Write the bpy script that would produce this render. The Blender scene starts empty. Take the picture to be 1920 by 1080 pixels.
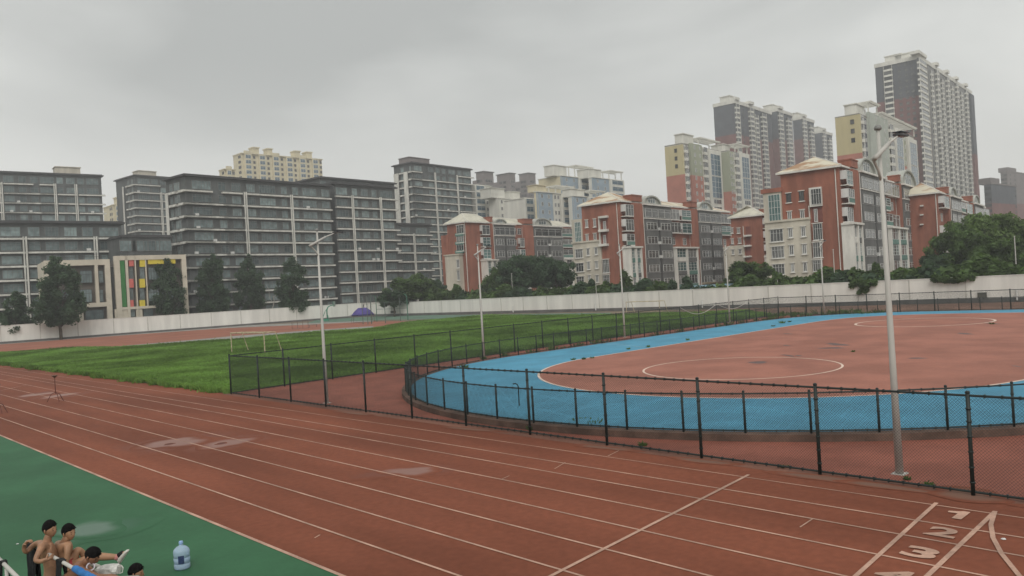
import bpy, bmesh, math, random
import numpy as np
from mathutils import Vector, Matrix
random.seed(7); rng = np.random.default_rng(7)
S = bpy.context.scene; COL = S.collection
# ------------------------------------------------------------------ camera
FPX = 1480.0; CAMH = 4.6; ROLL = math.radians(3.32); YAW = math.radians(44.0637)
Fv = np.array([math.sin(YAW), math.cos(YAW), 0.0]); Rv = np.array([math.cos(YAW), -math.sin(YAW), 0.0])
Zv = np.array([0, 0, 1.0]); PR = Rv*math.cos(ROLL)-Zv*math.sin(ROLL); PU = Rv*math.sin(ROLL)+Zv*math.cos(ROLL)
CAM = np.array([0, 0, CAMH])
cd = bpy.data.cameras.new('camera'); cam = bpy.data.objects.new('camera', cd); COL.objects.link(cam)
cd.sensor_width = 36; cd.lens = FPX/1920*36; cd.clip_start = 0.1; cd.clip_end = 6000
m = Matrix.Identity(4)
for i in range(3):
    m[i][0] = PR[i]; m[i][1] = PU[i]; m[i][2] = -Fv[i]; m[i][3] = CAM[i]
cam.matrix_world = m
S.camera = cam
# ------------------------------------------------------------------ sky, sun, exposure
SUN_EL = math.radians(44); SUN_AZ = math.radians(222)
S.view_settings.view_transform = 'Standard'; S.view_settings.look = 'None'
S.view_settings.exposure = 0.37; S.view_settings.gamma = 1.0; S.view_settings.use_curve_mapping = False
W = bpy.data.worlds.new('World'); S.world = W; W.use_nodes = True
nt = W.node_tree; nt.nodes.clear()
def wn(t, **k):
    n = nt.nodes.new(t)
    for a, b in k.items(): setattr(n, a, b)
    return n
wo = wn('ShaderNodeOutputWorld'); bg = wn('ShaderNodeBackground'); bg.inputs[1].default_value = 0.10
sky = wn('ShaderNodeTexSky', sky_type='NISHITA'); sky.sun_disc = False
sky.sun_elevation = SUN_EL; sky.sun_rotation = SUN_AZ; sky.air_density = 1.2; sky.dust_density = 3.0
tc = wn('ShaderNodeTexCoord'); mp = wn('ShaderNodeMapping'); mp.inputs['Scale'].default_value = (1.0, 1.0, 2.6)
mp.inputs['Location'].default_value = (0.35, 0.2, 0.0)
nz = wn('ShaderNodeTexNoise'); nz.inputs['Scale'].default_value = 1.7; nz.inputs['Detail'].default_value = 5; nz.inputs['Roughness'].default_value = 0.45
nz.inputs['Distortion'].default_value = 0.35
cr = wn('ShaderNodeValToRGB'); e = cr.color_ramp.elements
e[0].position = 0.34; e[0].color = (4.0, 4.08, 3.92, 1); e[1].position = 0.60; e[1].color = (7.0, 7.05, 6.75, 1)
sx = wn('ShaderNodeSeparateXYZ'); mr = wn('ShaderNodeMapRange'); mr.interpolation_type = 'SMOOTHSTEP'
mr.inputs['From Min'].default_value = 0.30; mr.inputs['From Max'].default_value = -0.02
mr.inputs['To Min'].default_value = 0.0; mr.inputs['To Max'].default_value = 0.85
mx = wn('ShaderNodeMix', data_type='RGBA'); mx.inputs[7].default_value = (8.4, 8.35, 7.95, 1)
mx2 = wn('ShaderNodeMix', data_type='RGBA'); mx2.inputs[0].default_value = 0.94
L = nt.links.new
L(tc.outputs['Generated'], mp.inputs[0]); L(mp.outputs[0], nz.inputs['Vector']); L(nz.outputs[0], cr.inputs[0])
L(tc.outputs['Generated'], sx.inputs[0]); L(sx.outputs[2], mr.inputs['Value']); L(mr.outputs[0], mx.inputs[0]); L(cr.outputs[0], mx.inputs[6])
L(sky.outputs[0], mx2.inputs[6]); L(mx.outputs[2], mx2.inputs[7]); L(mx2.outputs[2], bg.inputs[0]); L(bg.outputs[0], wo.inputs[0])
sd = bpy.data.lights.new('sun', 'SUN'); sd.energy = 1.35; sd.angle = math.radians(40); sd.color = (1.0, 0.97, 0.92)
sun = bpy.data.objects.new('sun', sd); COL.objects.link(sun)
sv = Vector((math.sin(SUN_AZ)*math.cos(SUN_EL), math.cos(SUN_AZ)*math.cos(SUN_EL), math.sin(SUN_EL)))
sun.rotation_euler = sv.to_track_quat('Z', 'Y').to_euler()

# ------------------------------------------------------------------ pixel helpers: a pixel of the photograph to a place in the world
def ray(x, y): return Fv*FPX+PR*(x-960)+PU*(540-y)
def gp(x, y, z=0.0):
    d = ray(x, y); t = (z-CAMH)/d[2]; return CAM+d*t
def dp(x, y, dep): return CAM+ray(x, y)*(dep/FPX)

# ------------------------------------------------------------------ materials
MATS = {}
def mat(name, col, rough=0.8, var=0.18, scale=1.0, stretch=(1, 1, 1), bump=0.0, spec=0.4, rand=0.0, metal=0.0, fine=0.0, col2=None, lo=0.4, hi=0.62):
    if name in MATS: return MATS[name]
    M = bpy.data.materials.new(name); M.use_nodes = True; t = M.node_tree; N = t.nodes; K = t.links.new
    p = N['Principled BSDF']; p.inputs['Roughness'].default_value = rough
    p.inputs['Specular IOR Level'].default_value = spec; p.inputs['Metallic'].default_value = metal
    c = N.new('ShaderNodeTexCoord'); mpp = N.new('ShaderNodeMapping'); mpp.inputs['Scale'].default_value = stretch
    n = N.new('ShaderNodeTexNoise'); n.inputs['Scale'].default_value = scale; n.inputs['Detail'].default_value = 6; n.inputs['Roughness'].default_value = 0.6
    K(c.outputs['Object'], mpp.inputs[0]); K(mpp.outputs[0], n.inputs['Vector'])
    r = N.new('ShaderNodeValToRGB'); el = r.color_ramp.elements
    el[0].position = lo; el[1].position = hi
    d = np.array(col)
    el[0].color = tuple(d*(1-var))+(1,) if col2 is None else tuple(col2)+(1,)
    el[1].color = tuple(d*(1+var*0.6))+(1,)
    K(n.outputs[0], r.inputs[0]); out = r.outputs[0]
    if fine:
        n2 = N.new('ShaderNodeTexNoise'); n2.inputs['Scale'].default_value = scale*23; n2.inputs['Detail'].default_value = 3
        K(c.outputs['Object'], n2.inputs['Vector'])
        mm = N.new('ShaderNodeMapRange'); mm.inputs['From Min'].default_value = 0.3; mm.inputs['From Max'].default_value = 0.7
        mm.inputs['To Min'].default_value = 1-fine; mm.inputs['To Max'].default_value = 1+fine
        K(n2.outputs[0], mm.inputs['Value'])
        mi = N.new('ShaderNodeVectorMath'); mi.operation = 'SCALE'; K(out, mi.inputs[0]); K(mm.outputs[0], mi.inputs['Scale']); out = mi.outputs[0]
    if rand:
        oi = N.new('ShaderNodeObjectInfo'); mm = N.new('ShaderNodeMapRange')
        mm.inputs['To Min'].default_value = 1-rand; mm.inputs['To Max'].default_value = 1+rand
        K(oi.outputs['Random'], mm.inputs['Value'])
        mi = N.new('ShaderNodeVectorMath'); mi.operation = 'SCALE'; K(out, mi.inputs[0]); K(mm.outputs[0], mi.inputs['Scale']); out = mi.outputs[0]
    K(out, p.inputs['Base Color'])
    if bump:
        b = N.new('ShaderNodeBump'); b.inputs['Strength'].default_value = bump; K(n.outputs[0], b.inputs['Height']); K(b.outputs[0], p.inputs['Normal'])
    M['base'] = tuple(col)+(1,); MATS[name] = M; return M
def glass(name, dark, light, rough=0.12):
    """window glass: dark room behind, some windows with pale curtains"""
    M = bpy.data.materials.new(name); M.use_nodes = True; t = M.node_tree; N = t.nodes; K = t.links.new
    p = N['Principled BSDF']; p.inputs['Roughness'].default_value = rough; p.inputs['Specular IOR Level'].default_value = 0.5
    oi = N.new('ShaderNodeObjectInfo'); r = N.new('ShaderNodeValToRGB'); el = r.color_ramp.elements
    el[0].position = 0.0; el[0].color = dark+(1,); el[1].position = 1.0; el[1].color = light+(1,)
    a = r.color_ramp.elements.new(0.62); a.color = tuple(d*0.6+l*0.4 for d, l in zip(dark, light))+(1,)
    c = N.new('ShaderNodeTexCoord'); n = N.new('ShaderNodeTexNoise'); n.inputs['Scale'].default_value = 0.9; n.inputs['Detail'].default_value = 1
    ad = N.new('ShaderNodeVectorMath'); ad.operation = 'ADD'; K(c.outputs['Object'], ad.inputs[0]); K(oi.outputs['Location'], ad.inputs[1])
    K(ad.outputs[0], n.inputs['Vector'])
    mth = N.new('ShaderNodeMath'); mth.operation = 'MULTIPLY_ADD'; K(n.outputs[0], mth.inputs[0]); mth.inputs[1].default_value = 0.9
    m2 = N.new('ShaderNodeMath'); m2.operation = 'MULTIPLY_ADD'; K(oi.outputs['Random'], m2.inputs[0]); m2.inputs[1].default_value = 0.9; m2.inputs[2].default_value = -0.4
    K(m2.outputs[0], mth.inputs[2]); K(mth.outputs[0], r.inputs[0])
    K(r.outputs[0], p.inputs['Base Color']); MATS[name] = M; return M

CHAR = mat('charcoal render', (0.094, 0.101, 0.100), 0.85, 0.22, 0.35, (1, 1, 0.25))
CHARR = mat('charcoal roof', (0.06, 0.06, 0.062), 0.8, 0.2, 0.3)
LEDGE = mat('off white ledge', (0.60, 0.59, 0.54), 0.85, 0.18, 0.8, (1, 1, 0.3))
GLD = glass('dark green glass', (0.040, 0.062, 0.066), (0.24, 0.31, 0.31))
GLR = glass('grey window glass', (0.02, 0.023, 0.024), (0.22, 0.22, 0.21))
GLT = glass('teal glazing', (0.03, 0.075, 0.075), (0.10, 0.19, 0.18))
GLB = glass('blue glazing', (0.05, 0.10, 0.14), (0.14, 0.22, 0.27))
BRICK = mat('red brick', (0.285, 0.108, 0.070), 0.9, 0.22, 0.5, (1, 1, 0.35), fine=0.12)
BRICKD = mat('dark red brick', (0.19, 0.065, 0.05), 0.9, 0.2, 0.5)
CREAM = mat('cream render', (0.52, 0.48, 0.40), 0.9, 0.16, 0.5, (1, 1, 0.2), fine=0.05)
WHITE = mat('white trim', (0.66, 0.64, 0.59), 0.85, 0.14, 0.8, (1, 1, 0.3))
GREYB = mat('grey render', (0.125, 0.125, 0.122), 0.9, 0.18, 0.6, (1, 1, 0.3))
BEIGE = mat('beige stone', (0.36, 0.29, 0.19), 0.9, 0.15, 0.7)
ROOFC = mat('cream roof with rust patches', (0.56, 0.52, 0.41), 0.85, 0.12, 0.45, (1, 0.25, 1), col2=(0.36, 0.22, 0.13), lo=0.45, hi=0.52)
ROOFP = mat('pale cream roof', (0.54, 0.52, 0.43), 0.85, 0.15, 0.5)
YEL = mat('pale yellow render', (0.50, 0.44, 0.26), 0.9, 0.1, 0.2, (1, 1, 0.2))
PINK = mat('salmon render', (0.40, 0.17, 0.13), 0.9, 0.12, 0.2)
GRN = mat('sage render', (0.34, 0.36, 0.27), 0.9, 0.1, 0.2, (1, 1, 0.2))
WTW = mat('white tower render', (0.64, 0.63, 0.57), 0.9, 0.12, 0.3, (1, 1, 0.2))
LBLUE = mat('pale blue render', (0.30, 0.37, 0.43), 0.9, 0.1, 0.3)
TGREY = mat('tower grey render', (0.10, 0.107, 0.122), 0.9, 0.15, 0.2)
TRED = mat('tower dark red render', (0.20, 0.095, 0.088), 0.9, 0.15, 0.2)
CRT = mat('cream tower render', (0.60, 0.54, 0.38), 0.9, 0.1, 0.3)
TAUPE = mat('taupe render', (0.21, 0.185, 0.18), 0.9, 0.12, 0.2)
FRW = mat('white window frame', (0.62, 0.62, 0.60), 0.6, 0.08)
FRG = mat('grey window frame', (0.20, 0.20, 0.19), 0.6, 0.08)
FRD = mat('dark window frame', (0.05, 0.05, 0.05), 0.6, 0.08)
KBEI = mat('beige panel', (0.55, 0.50, 0.41), 0.85, 0.1, 0.4, fine=0.04)
KGRN = mat('green panel', (0.03, 0.17, 0.04), 0.7, 0.08); KRED = mat('coral panel', (0.55, 0.13, 0.11), 0.7, 0.08); KYEL = mat('yellow panel', (0.62, 0.50, 0.05), 0.7, 0.08)
POST = mat('dark green coated steel', (0.012, 0.020, 0.018), 0.5, 0.2, 3.0)
WIRE = mat('dark green coated wire', (0.016, 0.026, 0.024), 0.6, 0.1)
LAMPW = mat('pale painted steel', (0.46, 0.445, 0.41), 0.55, 0.1, 1.2, (1, 1, 0.3))
LAMPD = mat('dark lamp housing', (0.06, 0.06, 0.065), 0.5, 0.1)
PANEL = mat('solar panel', (0.02, 0.025, 0.04), 0.3, 0.1)
WALLW = mat('white painted wall', (0.70, 0.68, 0.635), 0.9, 0.11, 0.5, (1, 1, 0.12), fine=0.02)
WALLG = mat('grey wall base', (0.13, 0.125, 0.12), 0.95, 0.2, 0.5)
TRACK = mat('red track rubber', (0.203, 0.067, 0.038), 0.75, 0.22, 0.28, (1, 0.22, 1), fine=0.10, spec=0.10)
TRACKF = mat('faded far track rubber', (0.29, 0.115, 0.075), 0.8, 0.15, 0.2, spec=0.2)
REDC = mat('red court coating', (0.330, 0.140, 0.101), 0.7, 0.16, 0.3, fine=0.05, spec=0.12)
REDP = mat('red paving coating', (0.265, 0.094, 0.066), 0.7, 0.18, 0.5, fine=0.06, spec=0.12)
BLUE = mat('blue court coating', (0.076, 0.285, 0.425), 0.6, 0.13, 0.5, fine=0.05, spec=0.15)
GREENC = mat('green court coating', (0.038, 0.122, 0.058), 0.65, 0.16, 0.35, fine=0.05, spec=0.15)
LINE = mat('worn pale line paint', (0.46, 0.285, 0.21), 0.7, 0.28, 0.9, fine=0.12)
LINEW = mat('court white line paint', (0.70, 0.55, 0.46), 0.7, 0.1, 1.0)
LINEB = mat('pale blue line paint', (0.22, 0.42, 0.52), 0.7, 0.1, 1.0)
KERB = mat('brown concrete kerb', (0.13, 0.08, 0.06), 0.95, 0.35, 1.2, fine=0.15)
CONC = mat('concrete', (0.27, 0.26, 0.235), 0.95, 0.15, 0.3, fine=0.06)
EARTH = mat('ground earth', (0.16, 0.125, 0.085), 1.0, 0.25, 0.1, fine=0.1)
DCOURT = mat('distant green court', (0.10, 0.17, 0.125), 0.9, 0.2, 0.2)
SOIL = mat('grass ground', (0.085, 0.16, 0.033), 1.0, 0.35, 0.12, fine=0.2, spec=0.1)
GRASS = mat('grass blades', (0.155, 0.255, 0.070), 0.8, 0.42, 0.12, fine=0.22, spec=0.05)
LEAFD = mat('dark leaves', (0.062, 0.104, 0.058), 0.7, 0.4, 0.6, spec=0.2)
LEAFM = mat('mid green leaves', (0.086, 0.138, 0.046), 0.7, 0.5, 0.6, spec=0.2)
LEAFL = mat('light green leaves', (0.125, 0.185, 0.062), 0.7, 0.45, 0.6, spec=0.2)
def thin_leaf(M, col, fac):
    """leaves let some light through"""
    t = M.node_tree; N = t.nodes; K = t.links.new; out = [n for n in N if n.type == 'OUTPUT_MATERIAL'][0]; p = N['Principled BSDF']
    tl = N.new('ShaderNodeBsdfTranslucent'); src = p.inputs['Base Color'].links[0].from_socket
    sc = N.new('ShaderNodeVectorMath'); sc.operation = 'MULTIPLY'; K(src, sc.inputs[0]); sc.inputs[1].default_value = col; K(sc.outputs[0], tl.inputs['Color'])
    mi = N.new('ShaderNodeMixShader'); mi.inputs[0].default_value = fac; K(p.outputs[0], mi.inputs[1]); K(tl.outputs[0], mi.inputs[2]); K(mi.outputs[0], out.inputs['Surface'])
for q_ in (LEAFD, LEAFM, LEAFL): thin_leaf(q_, (1.5, 1.6, 1.0), 0.4)
thin_leaf(GRASS, (1.4, 1.45, 1.0), 0.45)
BARK = mat('bark', (0.10, 0.08, 0.06), 1.0, 0.3, 2.0)
BIRCH = mat('pale dead bark', (0.42, 0.40, 0.36), 1.0, 0.2, 2.0)

# ------------------------------------------------------------------ mesh builder
class MB:
    def __init__(s): s.v = []; s.f = []; s.m = []
    def face(s, pts, mi=0):
        b = len(s.v); s.v += [tuple(p) for p in pts]; s.f.append(tuple(range(b, b+len(pts)))); s.m.append(mi)
    def box(s, x0, x1, y0, y1, z0, z1, mi=0):
        b = len(s.v)
        s.v += [(x0, y0, z0), (x1, y0, z0), (x1, y1, z0), (x0, y1, z0), (x0, y0, z1), (x1, y0, z1), (x1, y1, z1), (x0, y1, z1)]
        for q in ((3, 2, 1, 0), (4, 5, 6, 7), (0, 1, 5, 4), (1, 2, 6, 5), (2, 3, 7, 6), (3, 0, 4, 7)):
            s.f.append(tuple(b+i for i in q)); s.m.append(mi)
        return s
    def prism(s, poly, z0, z1, mi=0):
        n = len(poly); b = len(s.v)
        s.v += [(p[0], p[1], z0) for p in poly]+[(p[0], p[1], z1) for p in poly]
        s.f.append(tuple(b+i for i in reversed(range(n)))); s.f.append(tuple(b+n+i for i in range(n))); s.m += [mi, mi]
        for i in range(n):
            j = (i+1) % n; s.f.append((b+i, b+j, b+n+j, b+n+i)); s.m.append(mi)
        return s
    def tube(s, pts, r, n=8, mi=0, cap=True):
        pts = [Vector(p) for p in pts]; rs = r if isinstance(r, (list, tuple)) else [r]*len(pts); b = len(s.v)
        up = Vector((0, 0, 1)); a = None
        for i, p in enumerate(pts):
            d = (pts[min(i+1, len(pts)-1)]-pts[max(i-1, 0)]).normalized()
            if a is None: a = d.cross(up if abs(d.z) < 0.95 else Vector((1, 0, 0))).normalized()
            a = (a-d*a.dot(d)).normalized(); c = d.cross(a)
            for k in range(n):
                t = 2*math.pi*k/n; s.v.append(tuple(p+(a*math.cos(t)+c*math.sin(t))*rs[i]))
        for i in range(len(pts)-1):
            for k in range(n):
                k2 = (k+1) % n; s.f.append((b+i*n+k, b+i*n+k2, b+(i+1)*n+k2, b+(i+1)*n+k)); s.m.append(mi)
        if cap:
            s.f.append(tuple(b+k for k in reversed(range(n)))); s.f.append(tuple(b+(len(pts)-1)*n+k for k in range(n))); s.m += [mi, mi]
        return s
    def lathe(s, prof, n=16, mi=0, c=(0, 0, 0)):
        b = len(s.v)
        for r, z in prof:
            for k in range(n):
                t = 2*math.pi*k/n; s.v.append((c[0]+r*math.cos(t), c[1]+r*math.sin(t), c[2]+z))
        for i in range(len(prof)-1):
            for k in range(n):
                k2 = (k+1) % n; s.f.append((b+i*n+k, b+i*n+k2, b+(i+1)*n+k2, b+(i+1)*n+k)); s.m.append(mi)
        s.f.append(tuple(b+k for k in reversed(range(n)))); s.f.append(tuple(b+(len(prof)-1)*n+k for k in range(n))); s.m += [mi, mi]
        return s
    def merge(s, o, M, mi=0):
        b = len(s.v); s.v += [tuple(M @ Vector(v)) for v in o.v]; s.f += [tuple(b+i for i in q) for q in o.f]; s.m += [q+mi for q in o.m]; return s
    def mesh(s, name, mats, smooth=False):
        me = bpy.data.meshes.new(name); me.from_pydata(s.v, [], s.f); me.update()
        for x in (mats if isinstance(mats, (list, tuple)) else [mats]): me.materials.append(x)
        if any(s.m): me.polygons.foreach_set('material_index', s.m)
        if smooth: me.polygons.foreach_set('use_smooth', [True]*len(me.polygons))
        return me
    def build(s, name, mats, parent=None, loc=None, rz=0, smooth=False):
        return link(name, s.mesh(name, mats, smooth), parent, loc, rz)
def link(name, me, parent=None, loc=None, rz=0):
    o = bpy.data.objects.new(name, me); COL.objects.link(o)
    if parent: o.parent = parent
    if loc is not None: o.location = tuple(loc)
    o.rotation_euler = (0, 0, rz); return o
def tag(o, label, cat, group=None):
    o['label'] = label; o['category'] = cat
    if group: o['group'] = group
    return o
def struct(o): o['kind'] = 'structure'; return o
def stuff(o): o['kind'] = 'stuff'; return o
def thing(name, label, cat, loc=(0, 0, 0), rz=0, group=None):
    o = link(name, None, None, loc, rz); return tag(o, label, cat, group)
def children(o): return [c for c in bpy.data.objects if c.parent == o]
def copy_tree(o, parent=None):
    c = o.copy(); COL.objects.link(c); c.parent = parent
    for ch in children(o): copy_tree(ch, c)
    return c
def sheet(name, polys, z, mt):
    b = MB()
    for p in polys: b.face([(q[0], q[1], z) for q in p])
    return struct(b.build(name, mt))
def npmesh(name, V, Fq, mats, mi=None):
    """V (n,3), Fq (m,k) arrays to a mesh"""
    me = bpy.data.meshes.new(name); k = Fq.shape[1]
    me.vertices.add(len(V)); me.vertices.foreach_set('co', V.astype(np.float32).ravel())
    me.loops.add(Fq.size); me.loops.foreach_set('vertex_index', Fq.astype(np.int32).ravel())
    me.polygons.add(len(Fq)); me.polygons.foreach_set('loop_start', np.arange(0, Fq.size, k, dtype=np.int32))
    for x in (mats if isinstance(mats, (list, tuple)) else [mats]): me.materials.append(x)
    if mi is not None: me.polygons.foreach_set('material_index', mi.astype(np.int32))
    me.update(calc_edges=True); return me

# ------------------------------------------------------------------ ground, track, courts
gb = MB(); gb.face([(-2500, -2500, 0), (2500, -2500, 0), (2500, 2500, 0), (-2500, 2500, 0)])
struct(gb.build('ground', EARTH))
def P(*a): return [gp(x, y)[:2] for x, y in a]
sheet('green_apron', [[(-60, -40), (6.87, -40), (6.87, 240), (-60, 240)]], 0.004, GREENC)
sheet('running_track', [[(6.87, -40), (16.4, -40), (17.55, 33), (17.6, 135), (6.87, 135)]], 0.004, TRACK)
sheet('enclosure_paving', [[(16.4, -40), (80, -40), (80, 41.1), (17.6, 41.1), (17.55, 33)]], 0.004, REDP)
# far curve of the track, paths and courts by the white walls
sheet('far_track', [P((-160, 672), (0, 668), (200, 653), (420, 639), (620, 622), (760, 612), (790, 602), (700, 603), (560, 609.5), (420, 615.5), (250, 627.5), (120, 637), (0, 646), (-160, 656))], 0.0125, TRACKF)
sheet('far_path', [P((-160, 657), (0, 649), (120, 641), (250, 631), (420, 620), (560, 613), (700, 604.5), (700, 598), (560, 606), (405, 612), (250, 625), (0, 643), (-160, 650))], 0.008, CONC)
sheet('far_court', [P((575, 606), (720, 600), (1145, 592), (1145, 586.5), (880, 590), (740, 592), (600, 598))], 0.012, DCOURT)
sheet('pale_path', [P((190, 652), (330, 640), (430, 631), (560, 621), (700, 611.5), (700, 615), (560, 625), (430, 637), (330, 647), (190, 657))], 0.017, CONC)
sheet('right_path', [[(79.5, -40), (96, -40), (97, 60), (88, 60), (84, 41)]], 0.008, mat('right path earth', (0.20, 0.11, 0.075), 0.95, 0.3, 0.2))
# track lines
ln = MB()
def flat(b, p, q, w, z=0.012):
    p = Vector(p[:2]); q = Vector(q[:2]); d = (q-p).normalized(); n = Vector((-d.y, d.x))*w/2
    b.face([(*(p-n), z), (*(q-n), z), (*(q+n), z), (*(p+n), z)])
for i in range(9):
    x = 6.87+1.219*i; k_ = i/8*0.011; flat(ln, (x-70*k_, -40), (x+100*k_*(i < 7), 130), (0.052 if i < 8 else 0.04) if i else 0.075)
flat(ln, gp(1404, 891), (6.9, 8.55), 0.075, 0.016); flat(ln, gp(1756, 944), (10.9, 5.02), 0.075, 0.016)
ap = gp(1866, 960)
flat(ln, ap, gp(1688, 1130), 0.08, 0.016)
cv = [gp(1866, 960), gp(1858, 985), gp(1862, 1010), gp(1878, 1040), gp(1910, 1080), gp(1960, 1130)]
for a, b in zip(cv, cv[1:]): flat(ln, a, b, 0.075, 0.020)
flat(ln, gp(0, 733), gp(50, 722), 0.05, 0.016); flat(ln, gp(10, 712), gp(45, 706), 0.05, 0.016)
for (a, b) in (((1500, 990), (1524, 974)), ((1140, 856), (1160, 846)), ((145, 737), (172, 733)), ((1040, 880), (1060, 868)), ((590, 1010), (600, 1004)), ((940, 900), (955, 893))):
    flat(ln, gp(*a), gp(*b), 0.03, 0.016)
struct(ln.build('lane_markings', LINE))
# lane numbers
def digit(ch, x0, yl, w, h):
    """painted figure: reads along -Y, its head towards +X"""
    cu = bpy.data.curves.new('lane_number', 'FONT'); cu.body = ch; cu.size = 1; cu.offset = 0.035; cu.resolution_u = 6
    o = bpy.data.objects.new('lane_number', cu); COL.objects.link(o); dg_ = bpy.context.evaluated_depsgraph_get(); me = bpy.data.meshes.new_from_object(o.evaluated_get(dg_)); bpy.data.objects.remove(o)
    n = len(me.vertices); c = np.empty(n*3); me.vertices.foreach_get('co', c); c = c.reshape(-1, 3); lo, hi = c.min(0), c.max(0); u = (c[:, 0]-lo[0])/(hi[0]-lo[0]); v = (c[:, 1]-lo[1])/(hi[1]-lo[1])
    me.vertices.foreach_set('co', np.stack([x0+v*h, yl-u*w, np.full(n, .019)], 1).ravel()); me.materials.clear(); me.materials.append(LINE); me.update(); return struct(link('lane_number', me))
for poly in (1,):
    b = MB()
    for pl in ([(.40, 0), (.74, 0), (.74, 1), (.48, 1), (.40, .92)], [(.40, .92), (.40, .64), (.04, .62), (.02, .80)]): b.face([(15.36+v*.54, 5.06-u*.46, .018) for u, v in reversed(pl)])
    struct(b.build('lane_number', LINE))
for ch, x0, yl, w, h in (('2', 14.20, 4.98, .48, .54), ('3', 12.98, 4.94, .50, .54), ('4', 11.76, 4.90, .52, .54)): digit(ch, x0, yl, w, h)
# damp patches and puddles
WETP = mat('shallow puddle', (0.235, 0.105, 0.076), 0.4, 0.3, 0.8, spec=0.5)
WETD = mat('damp dark track', (0.168, 0.054, 0.032), 0.6, 0.15, 0.8, spec=0.15)
GRIT = mat('dark stain', (0.10, 0.035, 0.028), 0.8, 0.3, 1.5)
WETG = mat('damp green coating', (0.031, 0.106, 0.054), 0.5, 0.2, 0.8, spec=0.2)
WETG2 = mat('shallow puddle on green', (0.062, 0.135, 0.086), 0.35, 0.2, 0.8, spec=0.5)
def soft(mt, base):
    """the base surface, turning into the patch's own colour and gloss where the patch lies"""
    n_ = mt.name+' on '+base.name
    if n_ in MATS: return MATS[n_]
    M = base.copy(); M.name = n_; t = M.node_tree; N = t.nodes; K = t.links.new; p = N['Principled BSDF']; q = mt.node_tree.nodes['Principled BSDF']
    at_ = N.new('ShaderNodeAttribute'); at_.attribute_name = 'cover'; c = N.new('ShaderNodeTexCoord'); nz_ = N.new('ShaderNodeTexNoise'); nz_.inputs['Scale'].default_value = 1.3; nz_.inputs['Detail'].default_value = 6
    K(c.outputs['Object'], nz_.inputs['Vector']); ma = N.new('ShaderNodeMath'); ma.operation = 'MULTIPLY_ADD'; K(nz_.outputs[0], ma.inputs[0]); ma.inputs[1].default_value = 0.9
    m0 = N.new('ShaderNodeMath'); m0.operation = 'ADD'; K(at_.outputs['Fac'], m0.inputs[0]); m0.inputs[1].default_value = -0.45; K(m0.outputs[0], ma.inputs[2])
    mr_ = N.new('ShaderNodeMapRange'); mr_.interpolation_type = 'SMOOTHSTEP'; mr_.inputs['From Min'].default_value = 0.10; mr_.inputs['From Max'].default_value = 0.85; K(ma.outputs[0], mr_.inputs['Value'])
    ml = N.new('ShaderNodeMath'); ml.operation = 'MULTIPLY'; K(mr_.outputs[0], ml.inputs[0])
    cl = N.new('ShaderNodeMapRange'); cl.inputs['From Max'].default_value = 0.25; K(at_.outputs['Fac'], cl.inputs['Value']); K(cl.outputs[0], ml.inputs[1])
    src = p.inputs['Base Color'].links[0].from_socket; mc = N.new('ShaderNodeMix'); mc.data_type = 'RGBA'; K(ml.outputs[0], mc.inputs[0]); K(src, mc.inputs[6]); mc.inputs[7].default_value = mt['base']; K(mc.outputs[2], p.inputs['Base Color'])
    for k_ in ('Roughness', 'Specular IOR Level'):
        f_ = N.new('ShaderNodeMapRange'); K(ml.outputs[0], f_.inputs['Value']); f_.inputs['To Min'].default_value = p.inputs[k_].default_value; f_.inputs['To Max'].default_value = q.inputs[k_].default_value; K(f_.outputs[0], p.inputs[k_])
    MATS[n_] = M; return M
BZ = [0]
def blob(name, c, rx, ry, ang, z, mt, seed, base=None):
    r = random.Random(seed); n = 36; ph = [r.uniform(0, 6.28) for _ in range(5)]; BZ[0] += 1; z = z+0.0003*(BZ[0] % 9)
    base = base or (GREENC if c[0] < 6.8 else TRACK)
    b = MB(); cov = []; ca, sa = math.cos(ang), math.sin(ang); qs = (1.45, 1.1, .8, .45, .0); cv_ = (0, .3, .66, .95, 1)
    for q, w_ in zip(qs, cv_):
        for i in range(n):
            t = 2*math.pi*i/n; k = (1+0.18*math.sin(2*t+ph[0])+0.10*math.sin(3*t+ph[1])+0.06*math.sin(5*t+ph[2]))*q
            x, y = rx*k*math.cos(t), ry*k*math.sin(t); b.v.append((c[0]+x*ca-y*sa, c[1]+x*sa+y*ca, z)); cov.append(w_)
    for q in range(4):
        for i in range(n): j = (i+1) % n; b.f.append((q*n+i, q*n+j, (q+1)*n+j, (q+1)*n+i)); b.m.append(0)
    me = b.mesh(name, soft(mt, base)); at_ = me.attributes.new('cover', 'FLOAT', 'POINT'); at_.data.foreach_set('value', cov)
    return struct(link(name, me))
A = math.pi/2-YAW
def pxblob(name, px, py, wpx, hpx, z, mt, seed, base=0.0):
    c = gp(px, py, base); l = gp(px-wpx/2, py, base); t = gp(px, py-hpx/2, base)
    return blob(name, c, np.linalg.norm(c-l), np.linalg.norm(c-t), -YAW, z, mt, seed, REDC if base > 0 else None)
k = 0
for a in ((330, 830, 90, 20), (425, 831, 80, 16), (770, 884, 110, 14), (112, 742, 38, 7), (70, 740, 40, 6)):
    k += 1; pxblob('damp_patch', a[0], a[1], a[2]*1.35, a[3]*1.4, 0.007, WETD, k); pxblob('puddle', a[0], a[1], a[2]*0.8, a[3]*0.8, 0.0095, WETP, k+50)
pxblob('stain', 415, 832, 14, 2.5, 0.0105, GRIT, 77); pxblob('stain', 318, 833, 12, 2, 0.0105, GRIT, 78)
pxblob('damp_patch', 170, 996, 120, 40, 0.007, WETG, 91); pxblob('puddle', 165, 992, 85, 24, 0.0095, WETG2, 92)

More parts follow.
